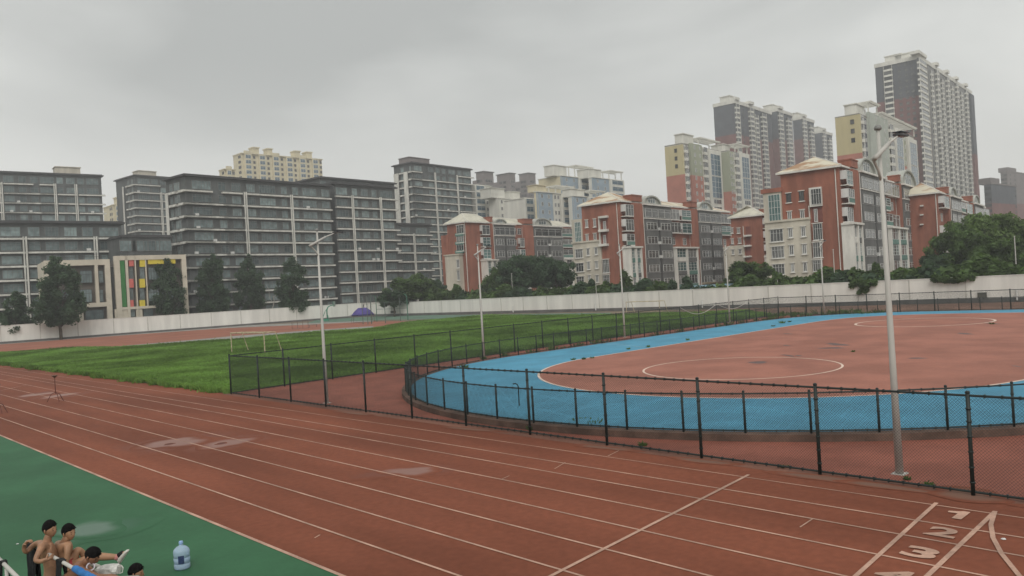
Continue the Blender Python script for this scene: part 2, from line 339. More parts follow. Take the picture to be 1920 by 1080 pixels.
# ------------------------------------------------------------------ the rink
CY = 19.0; CXA = 36.0; CXB = 63.0
def oval(rn, rf, ry, n=72, ex=3.2):
    """closed outline: round near end, squarer far end"""
    pts = []
    for i in range(n):
        t = math.pi/2+math.pi*i/n; pts.append((CXA+rn*math.cos(t), CY+ry*math.sin(t)))
    for i in range(n):
        t = -math.pi/2+math.pi*i/n; c, s_ = math.cos(t), math.sin(t)
        pts.append((CXB+rf*abs(c)**(2/ex), CY+ry*(abs(s_)**(2/ex))*(1 if s_ > 0 else -1)))
    return pts
RZ = 0.20
kb = MB(); kb.prism(oval(18.15, 16.2, 18.15), 0, RZ); struct(kb.build('rink_kerb', KERB))
sheet('rink_lane', [oval(17.75, 15.8, 17.75)], RZ+0.005, BLUE)
inn = oval(11.6, 11.4, 11.6); sheet('rink_court', [inn], RZ+0.010, REDC)
def ring(b, pts, w, z):
    n = len(pts)
    for i in range(n): flat(b, pts[i], pts[(i+1) % n], w, z)
wl = MB(); ring(wl, inn, 0.12, RZ+0.015)
for c, r, lw in (((33.7, 19.6), 4.52, .10), ((63.9, 21.5), 4.7, .18)):
    ring(wl, [(c[0]+r*math.cos(2*math.pi*i/72), c[1]+r*math.sin(2*math.pi*i/72)) for i in range(72)], lw, RZ+0.015)
struct(wl.build('rink_lines', LINEW))
bl = MB(); flat(bl, gp(1105, 643, RZ), gp(1215, 651, RZ), 0.10, RZ+0.012); flat(bl, gp(1130, 641, RZ), gp(1200, 651, RZ), 0.06, RZ+0.011); struct(bl.build('rink_lane_marks', LINEB))
for i, a in enumerate(((1420, 680, 50, 4), (1570, 646, 36, 6), (1478, 667, 14, 5), (1497, 667, 12, 3), (1720, 672, 36, 3), (1810, 626, 22, 5), (1860, 607, 16, 3), (1476, 626, 14, 2), (1560, 653, 60, 3), (1905, 687, 14, 3), (1475, 648, 14, 2))):
    pxblob('court_stain', a[0], a[1], a[2]*0.8, a[3]*0.9, RZ+0.013, mat('wet dark court stain', (0.085, 0.038, 0.033), 0.45, 0.3, 1.0), 500+i, RZ)
# concrete strip under the near fence
sheet('fence_footing', [[(16.35, -30), (16.9, -30), (17.85, 33), (17.85, 39.8), (17.28, 39.8), (17.2, 33)]], 0.009, mat('dirty footing', (0.17, 0.075, 0.05), 0.95, 0.4, 0.5, (1, 0.3, 1), fine=0.15))
for i, (x, y, rx, ry) in enumerate(((17.1, 5.1, .35, .55), (16.9, 8.0, .22, .7), (16.95, 11, .18, .6), (16.9, 6.6, .15, .8), (17, 2.8, .2, .9), (16.95, 14.2, .15, .7), (17.0, 20, .15, .9), (17.05, 27, .12, 1))):
    blob('stain', (x, y), rx, ry, 0.1, 0.0105, mat('dusty edge stain', (0.17, 0.088, 0.06), 0.95, 0.3, 1.2, fine=0.2), 700+i)

# ------------------------------------------------------------------ chain link fences
PANELS = {}
def wires(L, H, s=0.066, r=0.0026):
    k = (round(L, 2), round(H, 2), s, r)
    if k in PANELS: return PANELS[k]
    b = MB(); c = -H
    while c < L:
        for sg in (1, -1):
            if sg == 1: x0, z0, x1, z1 = c, 0, c+H, H
            else: x0, z0, x1, z1 = c+H, 0, c, H
            # clip to 0..L
            def cl(x): return min(max(x, 0), L)
            if max(x0, x1) <= 0 or min(x0, x1) >= L: continue
            dz = (z1-z0)/(x1-x0); a, e2 = cl(x0), cl(x1); za, ze = z0+(a-x0)*dz, z0+(e2-x0)*dz
            if abs(a-e2) < 0.01: continue
            b.tube([(a, 0.004*sg, za), (e2, 0.004*sg, ze)], r, 3, cap=False)
        c += s
    PANELS[k] = b.mesh('chain_link_mesh', WIRE); return PANELS[k]
def fence(name, label, pts, z0, H, pr, rr, gap=0.08, ends=(True, True), s=0.066, wr=0.0026, skip=0.0):
    """pts: post places; each bay gets a top rail, a bottom rail and its own chain link mesh"""
    T = thing(name, label, 'fence', (pts[0][0], pts[0][1], z0)); o = Vector((pts[0][0], pts[0][1], 0))
    pm = MB(); pm.tube([(0, 0, 0), (0, 0, H+0.03)], pr, 10); pm.lathe([(pr*1.1, H+0.02), (pr*1.15, H+0.05), (pr*0.6, H+0.07)], 10)
    for zz in (0.25, 0.55, 0.85, 1.15, 1.45, 1.7):
        if zz < H-0.1: pm.lathe([(pr*1.35, zz), (pr*1.35, zz+0.03)], 8)
    pm = pm.mesh('post', POST, True)
    n = len(pts); rails = {}
    for i, p in enumerate(pts):
        if (i > 0 or ends[0]) and (i < n-1 or ends[1]): link('post', pm, T, (p[0]-o.x, p[1]-o.y, 0))
    for a, b in zip(pts, pts[1:]):
        d = Vector((b[0]-a[0], b[1]-a[1])); L_ = d.length; an = math.atan2(d.y, d.x); k = round(L_, 2)
        if k not in rails:
            t = MB(); t.tube([(0, 0, 0), (L_, 0, 0)], rr, 8)
            for q in range(1, int(L_/0.3)):                      # tie clips
                t.box(q*0.3-0.012, q*0.3+0.012, -rr*1.3, rr*1.3, -rr*1.5, rr*1.5)
            rails[k] = t.mesh('rail', POST)
        for z in (H-rr, gap): link('rail', rails[k], T, (a[0]-o.x, a[1]-o.y, z), an)
        link('chain_link_mesh', wires(L_, H-gap-rr*2, s, wr), T, (a[0]-o.x, a[1]-o.y, gap+rr), an)
    return T
FX = 17.55
near = [(FX-max(0, 33-(39.2-3.108*i))*0.0158, 39.2-3.108*i) for i in range(14)]
fence('chain_link_fence', 'tall dark green chain link fence running along the edge of the running track', near, 0, 2.0, 0.040, 0.024)
left = [(FX+3.07*i, 39.2+min(1.7, 0.17*i)) for i in range(21)]
fence('chain_link_fence', 'tall dark chain link fence between the blue rink and the long grass', left, 0, 2.0, 0.042, 0.024, ends=(False, True), s=0.09, wr=0.004)
rx = left[-1][0]; right = [(rx+0.06*i, left[-1][1]-3.07*i) for i in range(13)]
fence('chain_link_fence', 'tall dark chain link fence at the far end of the blue rink', right, 0, 1.95, 0.05, 0.028, ends=(False, True), s=0.12, wr=0.005)
# inner low fence round the rink
ov = oval(17.95, 15.95, 17.95, 200)
def resample(pts, step, close=True):
    q = pts+[pts[0]]; out = [q[0]]; acc = 0
    tot = sum(math.dist(a, b) for a, b in zip(q, q[1:])); n = round(tot/step); st = tot/n; nxt = st; run = 0
    for a, b in zip(q, q[1:]):
        d = math.dist(a, b)
        while run+d >= nxt-1e-6 and len(out) < n:
            t = (nxt-run)/d; out.append((a[0]+(b[0]-a[0])*t, a[1]+(b[1]-a[1])*t)); nxt += st
        run += d
    return out
iv = resample(ov, 1.72); iv = iv+[iv[0]]
# keep the bays the photo can see: drop the right-hand long side outside the frame
seen = [p for p in iv]
i0 = min(range(len(seen)-1), key=lambda i: (abs(seen[i][1]-(CY-17.95))*10+abs(seen[i][0]-44)))
seq = []; j = i0
while True:
    seq.append(seen[j]); j = (j-1) % (len(seen)-1)
    if seen[j][1] < 6 and seen[j][0] > 60: break
    if len(seq) > 200: break
fence('low_chain_link_fence', 'low dark chain link fence standing on the brown kerb round the blue rink', seq, RZ, 1.12, 0.034, 0.022, gap=0.07, ends=(True, True), s=0.06, wr=0.0026)
# rusty hooked pipe inside the low fence
hk = MB(); c = gp(974, 778); hk.tube([(0, 0, 0), (0, 0, .72), (-.02, .02, .8), (-.08, .06, .84), (-.16, .13, .83)], 0.022, 8)
tag(hk.build('hooked_pipe', POST, None, (c[0]+0.6, c[1]+0.6, RZ)), 'short hooked pipe standing inside the low rink fence', 'pipe')

# ------------------------------------------------------------------ lamps of the rink
def lamp_proto():
    T = thing('lamp_post', '', 'lamp post', (0, 0, 0))
    b = MB(); b.tube([(0, 0, 0.03), (0, 0, 2.5), (0, 0, 7.6)], [0.086, 0.068, 0.038], 14); b.build('pole', LAMPW, T, smooth=True)
    b = MB(); b.box(-.14, .14, -.14, .14, 0, .02); b.tube([(.11, .11, .02), (.11, .11, .04)], .012, 6); b.tube([(-.11, .11, .02), (-.11, .11, .04)], .012, 6); b.tube([(.11, -.11, .02), (.11, -.11, .04)], .012, 6); b.tube([(-.11, -.11, .02), (-.11, -.11, .04)], .012, 6)
    b.build('base_plate', LAMPW, T)
    b = MB(); b.tube([(-.02, 0, 6.50), (-.10, 0, 6.70), (-.25, 0, 6.85), (-.38, 0, 6.97)], [.03, .032, .034, .034], 8); b.build('bracket', LAMPW, T, smooth=True)
    b = MB(); b.tube([(-.46, -.085, 6.94), (.36, -.085, 7.34)], [.055, .044], 10); b.tube([(.36, -.085, 7.34), (.90, -.085, 7.54)], [.028, .024], 8); a = b.build('arm', LAMPW, T, smooth=True)
    b = MB(); b.prism([(.78, -.17), (.84, -.19), (1.22, -.18), (1.28, -.13), (1.28, -.04), (1.22, .01), (.84, .02), (.78, .0)], 7.53, 7.58); h = b.build('lamp_head', LAMPD, T)
    b = MB(); b.box(.88, 1.18, -.14, -.03, 7.515, 7.528); b.build('lens', LAMPW, h)
    b = MB(); b.box(.80, 1.24, -.19, .02, 7.605, 7.625); b.box(.95, 1.02, -.11, -.06, 7.582, 7.604); b.build('solar_panel', PANEL, T)
    b = MB(); b.lathe([(.045, 7.6), (.075, 7.61), (.08, 7.65), (.06, 7.70), (.02, 7.72)], 12); b.build('cap', mat('grey cap', (.22, .22, .21), .5, .1), T, smooth=True)
    return T
LP = lamp_proto()
lamps = [((18.1, 6.75), 'nearest lamp post at the right, just inside the tall fence beside the track', 0.0),
         ((18.15, 30.9), 'lamp post at the left end of the fence beside the track', 0.0),
         ((35.6, 39.9), 'lamp post at the left curve of the rink, before the left brick house', 0.0),
         ((51.8, 40.5), 'lamp post between grass and rink, in front of the middle brick house', 0.0),
         ((68.3, 40.5), 'lamp post at the right end of the middle brick house', 0.0),
         ((78.2, 35.6), 'farthest lamp post, at the far corner of the blue rink', 0.0)]
for i, ((x, y), lb, r) in enumerate(lamps):
    o = LP if i == 0 else copy_tree(LP); o.location = (x, y, 0); o.rotation_euler = (0, 0, 0.06*(i % 3)-.05); tag(o, lb, 'lamp post', 'solar lamp posts round the rink')
# slight lean of the two near posts, as photographed
LP.rotation_euler = (0.0, -0.012, -.03)

# ------------------------------------------------------------------ walls
def wall(name, label, a, b, h, base, t=0.3, step=6.0, cap=None):
    d = Vector((b[0]-a[0], b[1]-a[1])); L_ = d.length; an = math.atan2(d.y, d.x); T = thing(name, label, 'wall', (a[0], a[1], 0), an)
    m_ = MB(); m_.box(0, L_, 0, t, base, h); m_.build('wall_face', WALLW, T)
    m_ = MB(); m_.box(-.03, L_+.03, -.05, t+.05, 0, base-0.004); m_.build('base', WALLG, T)
    m_ = MB(); x = step
    while x < L_: m_.box(x-.07, x+.07, -.05, -.002, base+.01, h-.02); x += step
    m_.build('joints', mat('wall joint paint', (0.50, 0.48, 0.44), 0.9, 0.15, 0.5), T)
    m_ = MB(); m_.box(-.05, L_+.05, -.05, t+.05, h+.003, h+.07); m_.build('coping', WALLW if cap is None else cap, T)
    return T
WL0, WLC, WR1 = (-40, 170.0), (101.0, 153.6), (95.5, -20)
wall('perimeter_wall', 'tall white wall behind the row of trees at the left', WL0, WLC, 3.15, 0.38)
wall('perimeter_wall', 'long white wall with grey base at the right, below the hedge', WR1, (WLC[0], WLC[1]-0.4), 2.85, 0.5).scale = (1, -1, 1)
# stains and boards on the right wall
def onwall(px, py, w, h, mt, name, label, cat):
    # meet the right wall plane
    a = np.array([WR1[0], WR1[1], 0]); d = np.array([WLC[0]-WR1[0], WLC[1]-WR1[1], 0.]); d /= np.linalg.norm(d); n = np.array([-d[1], d[0], 0])
    r = ray(px, py); t = ((a-CAM)@n)/(r@n); q = CAM+r*t-(n*(0.10) if (r@n) > 0 else -n*0.10)
    b = MB(); b.box(-w/2, w/2, -.03, .03, -h/2, h/2); b.box(-w/2-.04, w/2+.04, -.05, -.031, h/2, h/2+.05); b.box(-w/2-.04, w/2+.04, .031, .05, -h/2-.05, -h/2)
    o = b.build(name, mt, None, q, math.atan2(d[1], d[0])); return tag(o, label, cat)
onwall(1842, 553, 0.9, 0.45, mat('weathered board', (0.10, 0.10, 0.085), 0.9, 0.2), 'notice_board', 'small dark board on the right end of the white wall', 'board')
onwall(738, 585, 2.0, 0.4, mat('dark mural', (0.14, 0.13, 0.13), 0.9, 0.4, 1.5), 'painted_panel', 'dark worn panel low on the white wall behind the cage posts', 'panel')

# ------------------------------------------------------------------ buildings
WINM = {}
def win_mesh(w, h, style):
    """window standing on its sill line, facing -Y, hung proud of the wall"""
    w = round(w, 2); h = round(h, 2); k = (w, h, style)
    if k in WINM: return WINM[k]
    fr, gl, nv, nh, fw = {'w2': (FRW, GLR, 1, 1, .07), 'w3': (FRW, GLR, 2, 1, .055), 'w4': (FRW, GLR, 3, 1, .055), 'w1': (FRW, GLR, 1, 0, .07),
                          'd3': (FRG, GLD, 2, 1, .06), 'd2': (FRG, GLD, 1, 1, .06), 'd4': (FRG, GLD, 3, 1, .06), 'd6': (FRG, GLD, 5, 1, .06),
                          't4': (FRW, GLT, 3, 3, .07), 't3': (FRW, GLT, 2, 2, .07), 't2': (FRW, GLT, 1, 2, .08), 'b3': (FRW, GLB, 2, 3, .12), 'b2': (FRW, GLB, 1, 1, .1),
                          'k4': (FRD, GLD, 3, 1, .06), 'n2': (FRW, GLR, 1, 0, .1), 'g2': (FRD, GLR, 1, 0, .1), 's3': (FRW, GLD, 2, 1, .08)}[style]
    b = MB(); d0, d1 = -.10, -.003
    b.box(-w/2, w/2, d0, d1, 0, fw); b.box(-w/2, w/2, d0, d1, h-fw, h); b.box(-w/2, -w/2+fw, d0, d1, fw, h-fw); b.box(w/2-fw, w/2, d0, d1, fw, h-fw)
    for i in range(nv):
        x = -w/2+w*(i+1)/(nv+1); b.box(x-fw*.4, x+fw*.4, d0+.01, d1, fw, h-fw)
    zs = [h*.68] if nh == 1 else [h*(i+1)/(nh+1) for i in range(nh)]
    for z in zs: b.box(-w/2+fw, w/2-fw, d0+.015, d1, z-fw*.35, z+fw*.35)
    g = MB(); g.face([(-w/2+fw, -.03, fw), (w/2-fw, -.03, fw), (w/2-fw, -.03, h-fw), (-w/2+fw, -.03, h-fw)])
    f = b.mesh('window', fr); p = g.mesh('pane', gl); both = MB(); both.merge(b, Matrix()); both.merge(g, Matrix(), 1)
    WINM[k] = (f, p, both.mesh('window', [fr, gl]), both, [fr, gl]); return WINM[k]
class Bld:
    def __init__(s, name, label, cat, px, py, dep, th=50, group=None):
        t = math.radians(th); s.R = Rv*math.cos(t)+Fv*math.sin(t); s.Lv = -Rv*math.sin(t)+Fv*math.cos(t)
        p = dp(px, py, dep); s.P = np.array([p[0], p[1], 0]); s.zt = p[2]
        s.rz = math.atan2(s.R[1], s.R[0]); s.T = thing(name, label, cat, s.P, s.rz, group)
    def _hit(s, px, py, u, off=0.0, offv=None):
        r = ray(px, py); n = np.cross(u, Zv); base = s.P if offv is None else s.P+offv*off
        t = ((base-CAM)@n)/(r@n); q = CAM+r*t; return float((q-base)@u), float(q[2])
    def f(s, px, py, off=0.0): return s._hit(px, py, s.R, off, -s.Lv)      # point on the front (or a plane off metres before it)
    def l(s, px, py, off=0.0): return s._hit(px, py, s.Lv, off, -s.R)
    def part(s, name, mb, m_, parent=None, smooth=False): return mb.build(name, m_, parent or s.T, smooth=smooth)
    def win(s, face, u, z, w, h, style, out=0.0, pane=False, parent=None):
        W_ = win_mesh(w, h, style); loc = (u, -out, z) if face == 'f' else (-out, u, z); r = 0 if face == 'f' else -math.pi/2
        if pane:
            o = link('window', W_[0], parent or s.T, loc, r); link('pane', W_[1], o)
        else: o = link('window', W_[2], parent or s.T, loc, r)
        return o
    def many(s, name, items, limit=95):
        """items: (mb, mats, mesh, loc, rz); nearest ones become parts, the rest one mass"""
        R_ = s.T.matrix_basis
        M0 = Matrix.Translation(s.P) @ Matrix.Rotation(s.rz, 4, 'Z')
        items = sorted(items, key=lambda it: (M0 @ Vector(it[3])-Vector(CAM)).length)
        for it in items[:limit]: link(name, it[2], s.T, it[3], it[4])
        rest = items[limit:]
        if rest:
            mats = []; b = MB()
            for it in rest:
                for q in it[1]:
                    if q not in mats: mats.append(q)
                o = it[0]; M = Matrix.Translation(it[3]) @ Matrix.Rotation(it[4], 4, 'Z'); bb = len(b.v)
                b.v += [tuple(M @ Vector(v)) for v in o.v]; b.f += [tuple(bb+i for i in q) for q in o.f]; b.m += [mats.index(it[1][q]) for q in o.m]
            stuff(b.build(name, mats, s.T))
    def witem(s, face, u, z, w, h, style, out=0.0):
        W_ = win_mesh(w, h, style); loc = (u, -out, z) if face == 'f' else (-out, u, z)
        return (W_[3], W_[4], W_[2], loc, 0 if face == 'f' else -math.pi/2)

AC = None
def ac_unit(b, x, z, out):
    global AC
    if AC is None:
        q = MB(); q.box(-.42, .42, -.36, 0, 0, .58); q.box(-.45, .45, -.05, 0, -.1, -.02)
        q.lathe([(.20, .0), (.20, .01)], 12, 0, (.08, -.2, .585)); AC = q.mesh('air_conditioner', FRW)
    link('air_conditioner', AC, b.T, (x, -out, z))
def eave_slab(b, x0, x1, y0, y1, z, o=0.7, t=0.35, name='roof', mt=CHARR):
    m_ = MB(); m_.box(x0-o, x1+o, y0-o, y1+o, z, z+t); m_.box(x0-o+.4, x1+o-.4, y0-o+.4, y1+o-.4, z+t, z+t+.25); return b.part(name, m_, mt)
def dark_block(b, Wd, D, zt, fl, nfl, bays, pils, segs, lbays=(), lsegs=(), lpils=(), top=True, sty='d4', cap=None, lwhite=None):
    """charcoal flats: white ledges floor by floor, white upright strips, glazed bays"""
    m_ = MB(); m_.box(0, Wd, 0, D, 0, zt); b.part('wall', m_, CHAR)
    eave_slab(b, 0, Wd, 0, D, zt+.003)
    ztf = zt-fl*1.12                                     # under the top storey
    zb = ztf-fl*nfl
    for (x0, x1, k0) in segs:
        for k in range(k0, nfl+1):
            z = ztf-fl*k; m_ = MB(); m_.box(x0, x1, -.75, -.004, z-.24, z+.14); b.part('ledge', m_, LEDGE)
    for x, k0 in pils:
        m_ = MB(); m_.box(x-.16, x+.16, -.98, -.76, zb-4, ztf-fl*k0+.4); m_.box(x-.62, x-.36, -.90, -.76, zb-4, ztf-fl*k0+.4); b.part('pilaster', m_, LEDGE)
    for (y0, y1) in lsegs:
        for k in range(0, nfl+1):
            z = ztf-fl*k; m_ = MB(); m_.box(-.75, -.004, y0, y1, z-.32, z+.2); b.part('ledge', m_, LEDGE)
    for (y0, y1) in lpils:
        m_ = MB(); m_.box(-.9, -.751, y0, y1, 0, ztf+.2); b.part('pilaster', m_, LEDGE)
    it = []
    for k in range(0, nfl+1):
        z = ztf-fl*k
        for (x0, x1) in bays:
            w = (x1-x0); st = 'd6' if w > 4.2 else ('d4' if w > 2.2 else 'd2')
            zz, hh = (z+.45, fl*.62) if k else (z+.5, fl*.68)
            it.append(b.witem('f', (x0+x1)/2, zz, w, hh, st))
        for (y0, y1) in lbays:
            it.append(b.witem('l', (y0+y1)/2, z+.45, y1-y0, fl*.62, 'd2'))
    b.many('window', it)
    ra_ = random.Random(int(Wd*100)); fs = [q for q in segs if q[1]-q[0] > 6]
    for q in range(int(len(fs)*4)):                      # air conditioners standing on some ledges
        x0, x1, k0 = ra_.choice(fs); k = ra_.randint(max(k0, 1), nfl); ac_unit(b, ra_.uniform(x0+1, x1-1), ztf-fl*k+.16, .2)
    # thin balcony rails above the ledges
    m_ = MB()
    for (x0, x1, k0) in segs:
        for k in range(max(k0, 1), nfl+1):
            z = ztf-fl*k; m_.box(x0, x1, -.72, -.68, z+.17, z+.22)
    if m_.v: b.part('grille', m_, FRD)
    if cap:
        for (x0, x1, y0, y1, h, mt) in cap:
            m_ = MB(); m_.box(x0, x1, y0, y1, zt+.62, zt+h); m_.box(x0-.25, x1+.25, y0-.25, y1+.25, zt+h+.003, zt+h+.25); b.part('stair_head', m_, mt)
GD = 'charcoal apartment blocks with white ledges'
# --- the big charcoal block in the middle left
b = Bld('apartment_building', 'largest charcoal apartment block with white ledges, right of the kindergarten', 'building', 346, 330, 182, 50, GD)
F1 = lambda px, py: b.f(px, py)[0]
xa = F1(622, 420); zt = b.zt
bb = [(F1(359, 345), F1(395, 345)), (F1(408, 345), F1(422, 345)), (F1(433, 345), F1(450, 345)), (F1(461, 345), F1(477, 345)), (F1(485, 348), F1(515, 348)), (F1(526, 352), F1(537, 352)), (F1(547, 352), F1(558, 352)), (F1(566, 354), F1(592, 354)), (F1(602, 358), F1(616, 358))]
p1, p2 = F1(460, 400), F1(546, 400)
D1 = b.l(314, 400)[0]
dark_block(b, xa, D1, zt, 2.98, 10, bb, [(p1, 0), (p2, 0)], [(-.75, F1(396, 357), 0), (F1(415, 360), F1(452, 362), 0), (-.75, p1-.2, 1), (p1+.2, p2-.2, 0), (p2+.2, xa, 0)],
           lbays=[(2.6, 3.8), (D1*.42, D1*.42+1.3), (D1*.66, D1*.66+1.3)], lsegs=[(-.004, 2.2), (D1*.40, D1-2.3)], lpils=[(D1-2.2, D1-1.0)])
b2 = Bld('apartment_building', 'charcoal apartment block adjoining the right end of the largest one', 'building', 626, 345, 216, 50, GD)
G1 = lambda px, py: b2.f(px, py)[0]
xb = G1(742, 400)
dark_block(b2, xb, 15, b2.zt, 2.98, 11, [(G1(630, 370), G1(651, 370)), (G1(660, 372), G1(670, 372)), (G1(677, 374), G1(690, 374)), (G1(697, 376), G1(706, 376)), (G1(713, 378), G1(736, 378))],
           [(G1(660, 400), 0), (G1(713, 410), 0)], [(0, G1(658, 400), 0), (G1(661, 400), G1(711, 400), 0), (G1(714, 400), xb+.8, 0)])
b3 = Bld('apartment_building', 'charcoal block showing only its upper storeys behind the other charcoal roofs', 'building', 600, 334, 250, 50, GD)
K1 = lambda px, py: b3.f(px, py)[0]
xk = K1(740, 360)
dark_block(b3, xk, 14, b3.zt, 3.0, 2, [(K1(600+i*17, 345), K1(600+i*17+11, 345)) for i in range(8)], [], [(0, xk, 1)], cap=None)
# --- far left pair
b = Bld('apartment_building', 'charcoal apartment block at the far left edge, pale stair head on its roof', 'building', -120, 300, 235, 38, GD)
F1 = lambda px, py: b.f(px, py)[0]
xe = F1(190, 345)
dark_block(b, xe, 15, b.f(190, 331)[1], 3.0, 9, [(F1(x, 345), F1(x+w, 345)) for x, w in ((-60, 25), (-25, 15), (6, 20), (35, 14), (57, 14), (75, 26), (106, 12), (124, 16), (145, 12), (162, 22))],
           [(F1(5, 380), 0), (F1(106, 390), 0), (F1(145, 390), 0)], [(F1(-60, 345), F1(4, 350), 0), (F1(6, 345), F1(62, 345), 0), (F1(74, 350), F1(105, 350), 0), (F1(6, 345), F1(105, 345), 1), (F1(107, 350), F1(144, 345), 1), (F1(146, 345), xe+.9, 1)],
           cap=[(F1(108, 320), F1(155, 320), 4, 9, 3.2, CREAM)])
b = Bld('apartment_building', 'low charcoal apartment block at the left edge, directly behind the leftmost trees', 'building', -130, 405, 158, 40, GD)
F1 = lambda px, py: b.f(px, py)[0]
xe = F1(228, 440)
dark_block(b, xe, 14, b.f(228, 420)[1], 2.95, 6, [(F1(x, 436), F1(x+w, 436)) for x, w in ((-90, 30), (-50, 20), (0, 38), (52, 22), (84, 26), (120, 24), (154, 20), (186, 36))],
           [(F1(48, 460), 0), (F1(180, 460), 0)], [(F1(-100, 440), F1(46, 440), 0), (F1(50, 445), F1(178, 445), 0), (F1(183, 445), xe+.7, 0)])
b = Bld('glass_annex', 'low dark glass-banded annex behind the kindergarten roof', 'building', 228, 445, 172, 45)
F1 = lambda px, py: b.f(px, py)[0]
xe = F1(322, 460); zt = b.zt
m_ = MB(); m_.box(0, xe, 0, 10, 0, zt); b.part('wall', m_, CHAR); eave_slab(b, 0, xe, 0, 10, zt+.003, .3)
b.many('window', [b.witem('f', F1(x, 455), zt-3.0-q*3.2, 3.6, 2.3, 'd4') for x in (240, 262, 284, 306) for q in range(3)])
# --- charcoal tower left of centre and the one right of it
b = Bld('apartment_tower', 'charcoal tower with white ledges between the left block and the largest charcoal block', 'tower', 252, 330, 300, 50, GD)
F1 = lambda px, py: b.f(px, py)[0]
xe = F1(322, 340)
dark_block(b, xe, 16, b.zt, 2.95, 14, [(F1(258, 345), F1(280, 345)), (F1(284, 345), F1(296, 345)), (F1(300, 345), F1(310, 345))], [(F1(302, 380), 1)], [(-.75, F1(300, 360), 0), (F1(304, 370), xe, 1)],
           lbays=[(1.5, 2.7), (5, 6.2)], lsegs=[(-.004, 3), (4.2, 6.6)], lpils=[(8, 9)], cap=[(F1(272, 335), F1(305, 335), 5, 10, 3.0, CREAM)])
b = Bld('apartment_tower', 'tallest charcoal tower with white ledges, left of the brick houses', 'tower', 772, 306, 300, 51, GD)
F1 = lambda px, py: b.f(px, py)[0]
xe = F1(884, 350)
Dq = b.l(738, 310)[0]
dark_block(b, xe, Dq, b.zt, 2.85, 17, [(F1(776, 312), F1(790, 312)), (F1(802, 312), F1(811, 312)), (F1(816, 312), F1(823, 312)), (F1(828, 312), F1(834, 312)), (F1(840, 312), F1(852, 312)), (F1(857, 312), F1(864, 312)), (F1(868, 315), F1(880, 315))],
           [(F1(815, 350), 0), (F1(856, 350), 0)], [(-.75, F1(790, 330), 0), (-.75, F1(813, 330), 1), (F1(817, 340), F1(854, 340), 1), (F1(858, 340), xe+1.2, 0)],
           lbays=[(Dq*.06, Dq*.14), (Dq*.46, Dq*.62)], lsegs=[(-.004, Dq*.16), (Dq*.42, Dq*.66)], lpils=[(Dq*.18, Dq*.40), (Dq*.68, Dq*.94)], cap=[(F1(785, 300), F1(822, 300), 5, 11, 3.4, TAUPE)])
b = Bld('apartment_building', 'lower charcoal wing with white ledges at the foot of the tallest charcoal tower', 'building', 738, 420, 255, 50, GD)
F1 = lambda px, py: b.f(px, py)[0]
xe = F1(806, 440)
dark_block(b, xe, 13, b.f(770, 422)[1], 2.95, 8, [(F1(752, 440), F1(768, 440)), (F1(780, 440), F1(800, 440))], [(F1(775, 460), 0)], [(0, F1(773, 450), 0), (F1(777, 450), xe+.6, 0)])

# --- kindergarten
b = Bld('kindergarten', 'beige kindergarten with green, coral and yellow panels behind the left trees', 'building', 213, 480, 157, 36)
F1 = lambda px, py: b.f(px, py)
xe = F1(348, 480)[0]; zt = b.zt; zg = F1(290, 575)[1]
m_ = MB(); m_.box(.35, xe-.35, .9, 14, 0, zt-.7); b.part('wall', m_, mat('kindergarten inner wall', (0.13, 0.115, 0.10), 0.9, 0.15, 0.4))
m_ = MB(); m_.box(0, xe, -.2, .9, zt-.9, zt); m_.box(0, 1.0, -.2, .9, 0, zt-.9); m_.box(xe-.9, xe, -.2, .9, 0, zt-.9)
def strip(px0, px1, py0, py1, mt, name, out=.05, dy=.9):
    x0, z1 = F1(px0, py0); x1, z0 = F1(px1, py1); q = MB(); q.box(x0, x1, -out, dy, z0, z1); return b.part(name, q, mt)
b.part('frame', m_, KBEI)
m_ = MB(); x0, z0 = F1(213, 578); x1 = F1(292, 578)[0]; m_.box(1.0, x1, -.15, .9, z0-.4, z0+.1); b.part('cornice', m_, KBEI)
strip(222.5, 238, 480, 575, KGRN, 'green_panel')
strip(238.5, 240.5, 480, 600, KBEI, 'pier', .2); strip(251.5, 260.5, 480, 600, KBEI, 'pier', .2); strip(273, 276.5, 480, 575, KBEI, 'pier', .2)
for y0, y1 in ((481, 499), (523, 539), (563, 576)): strip(241, 251, y0, y1, KRED, 'coral_panel')
for y0, y1 in ((481, 500), (523, 539), (563, 576)): strip(261.5, 272.5, y0, y1, KYEL, 'yellow_panel')
strip(277, 329, 481, 494, KYEL, 'yellow_panel')
strip(215, 243.5, 580, 600, KBEI, 'plinth', .0); strip(255, 268, 580, 600, KBEI, 'plinth', .0)
def pw(px0, px1, py0, py1, st, out=-.6):
    x0, z1 = F1(px0, py0); x1, z0 = F1(px1, py1); b.win('f', (x0+x1)/2, z0, x1-x0, z1-z0, st, out)
for y0, y1 in ((500, 523), (540, 563)):
    pw(241.5, 251, y0, y1, 'd3', -.3); pw(261.5, 272.5, y0, y1, 'k4', -.3); pw(278, 300, y0+1, y1+1, 'k4', -.3); pw(303, 328, y0+2, y1+2, 'k4', -.3)
pw(244, 254, 580, 594, 'k4', -.3); pw(269, 288, 577, 594, 'k4', -.3)
m_ = MB()
for x in np.arange(1, xe-1, 1.6): m_.box(x-.03, x+.03, .3, .36, zt+.003, zt+.6)
m_.box(.5, xe-.5, .3, .36, zt+.6, zt+.66); b.part('roof_rail', m_, FRD)
b = Bld('kindergarten_wing', 'beige left wing of the kindergarten, plain framed front behind the second tree', 'building', 82, 492, 150, 36)
F1 = lambda px, py: b.f(px, py)
xe, _ = F1(206, 500); zt = F1(205, 486)[1]
m_ = MB(); m_.box(.3, xe, 1.0, 13, 0, zt-.6); b.part('wall', m_, mat('kindergarten inner wall', (0, 0, 0)))
zm = F1(190, 575)[1]; zm2 = F1(190, 567)[1]
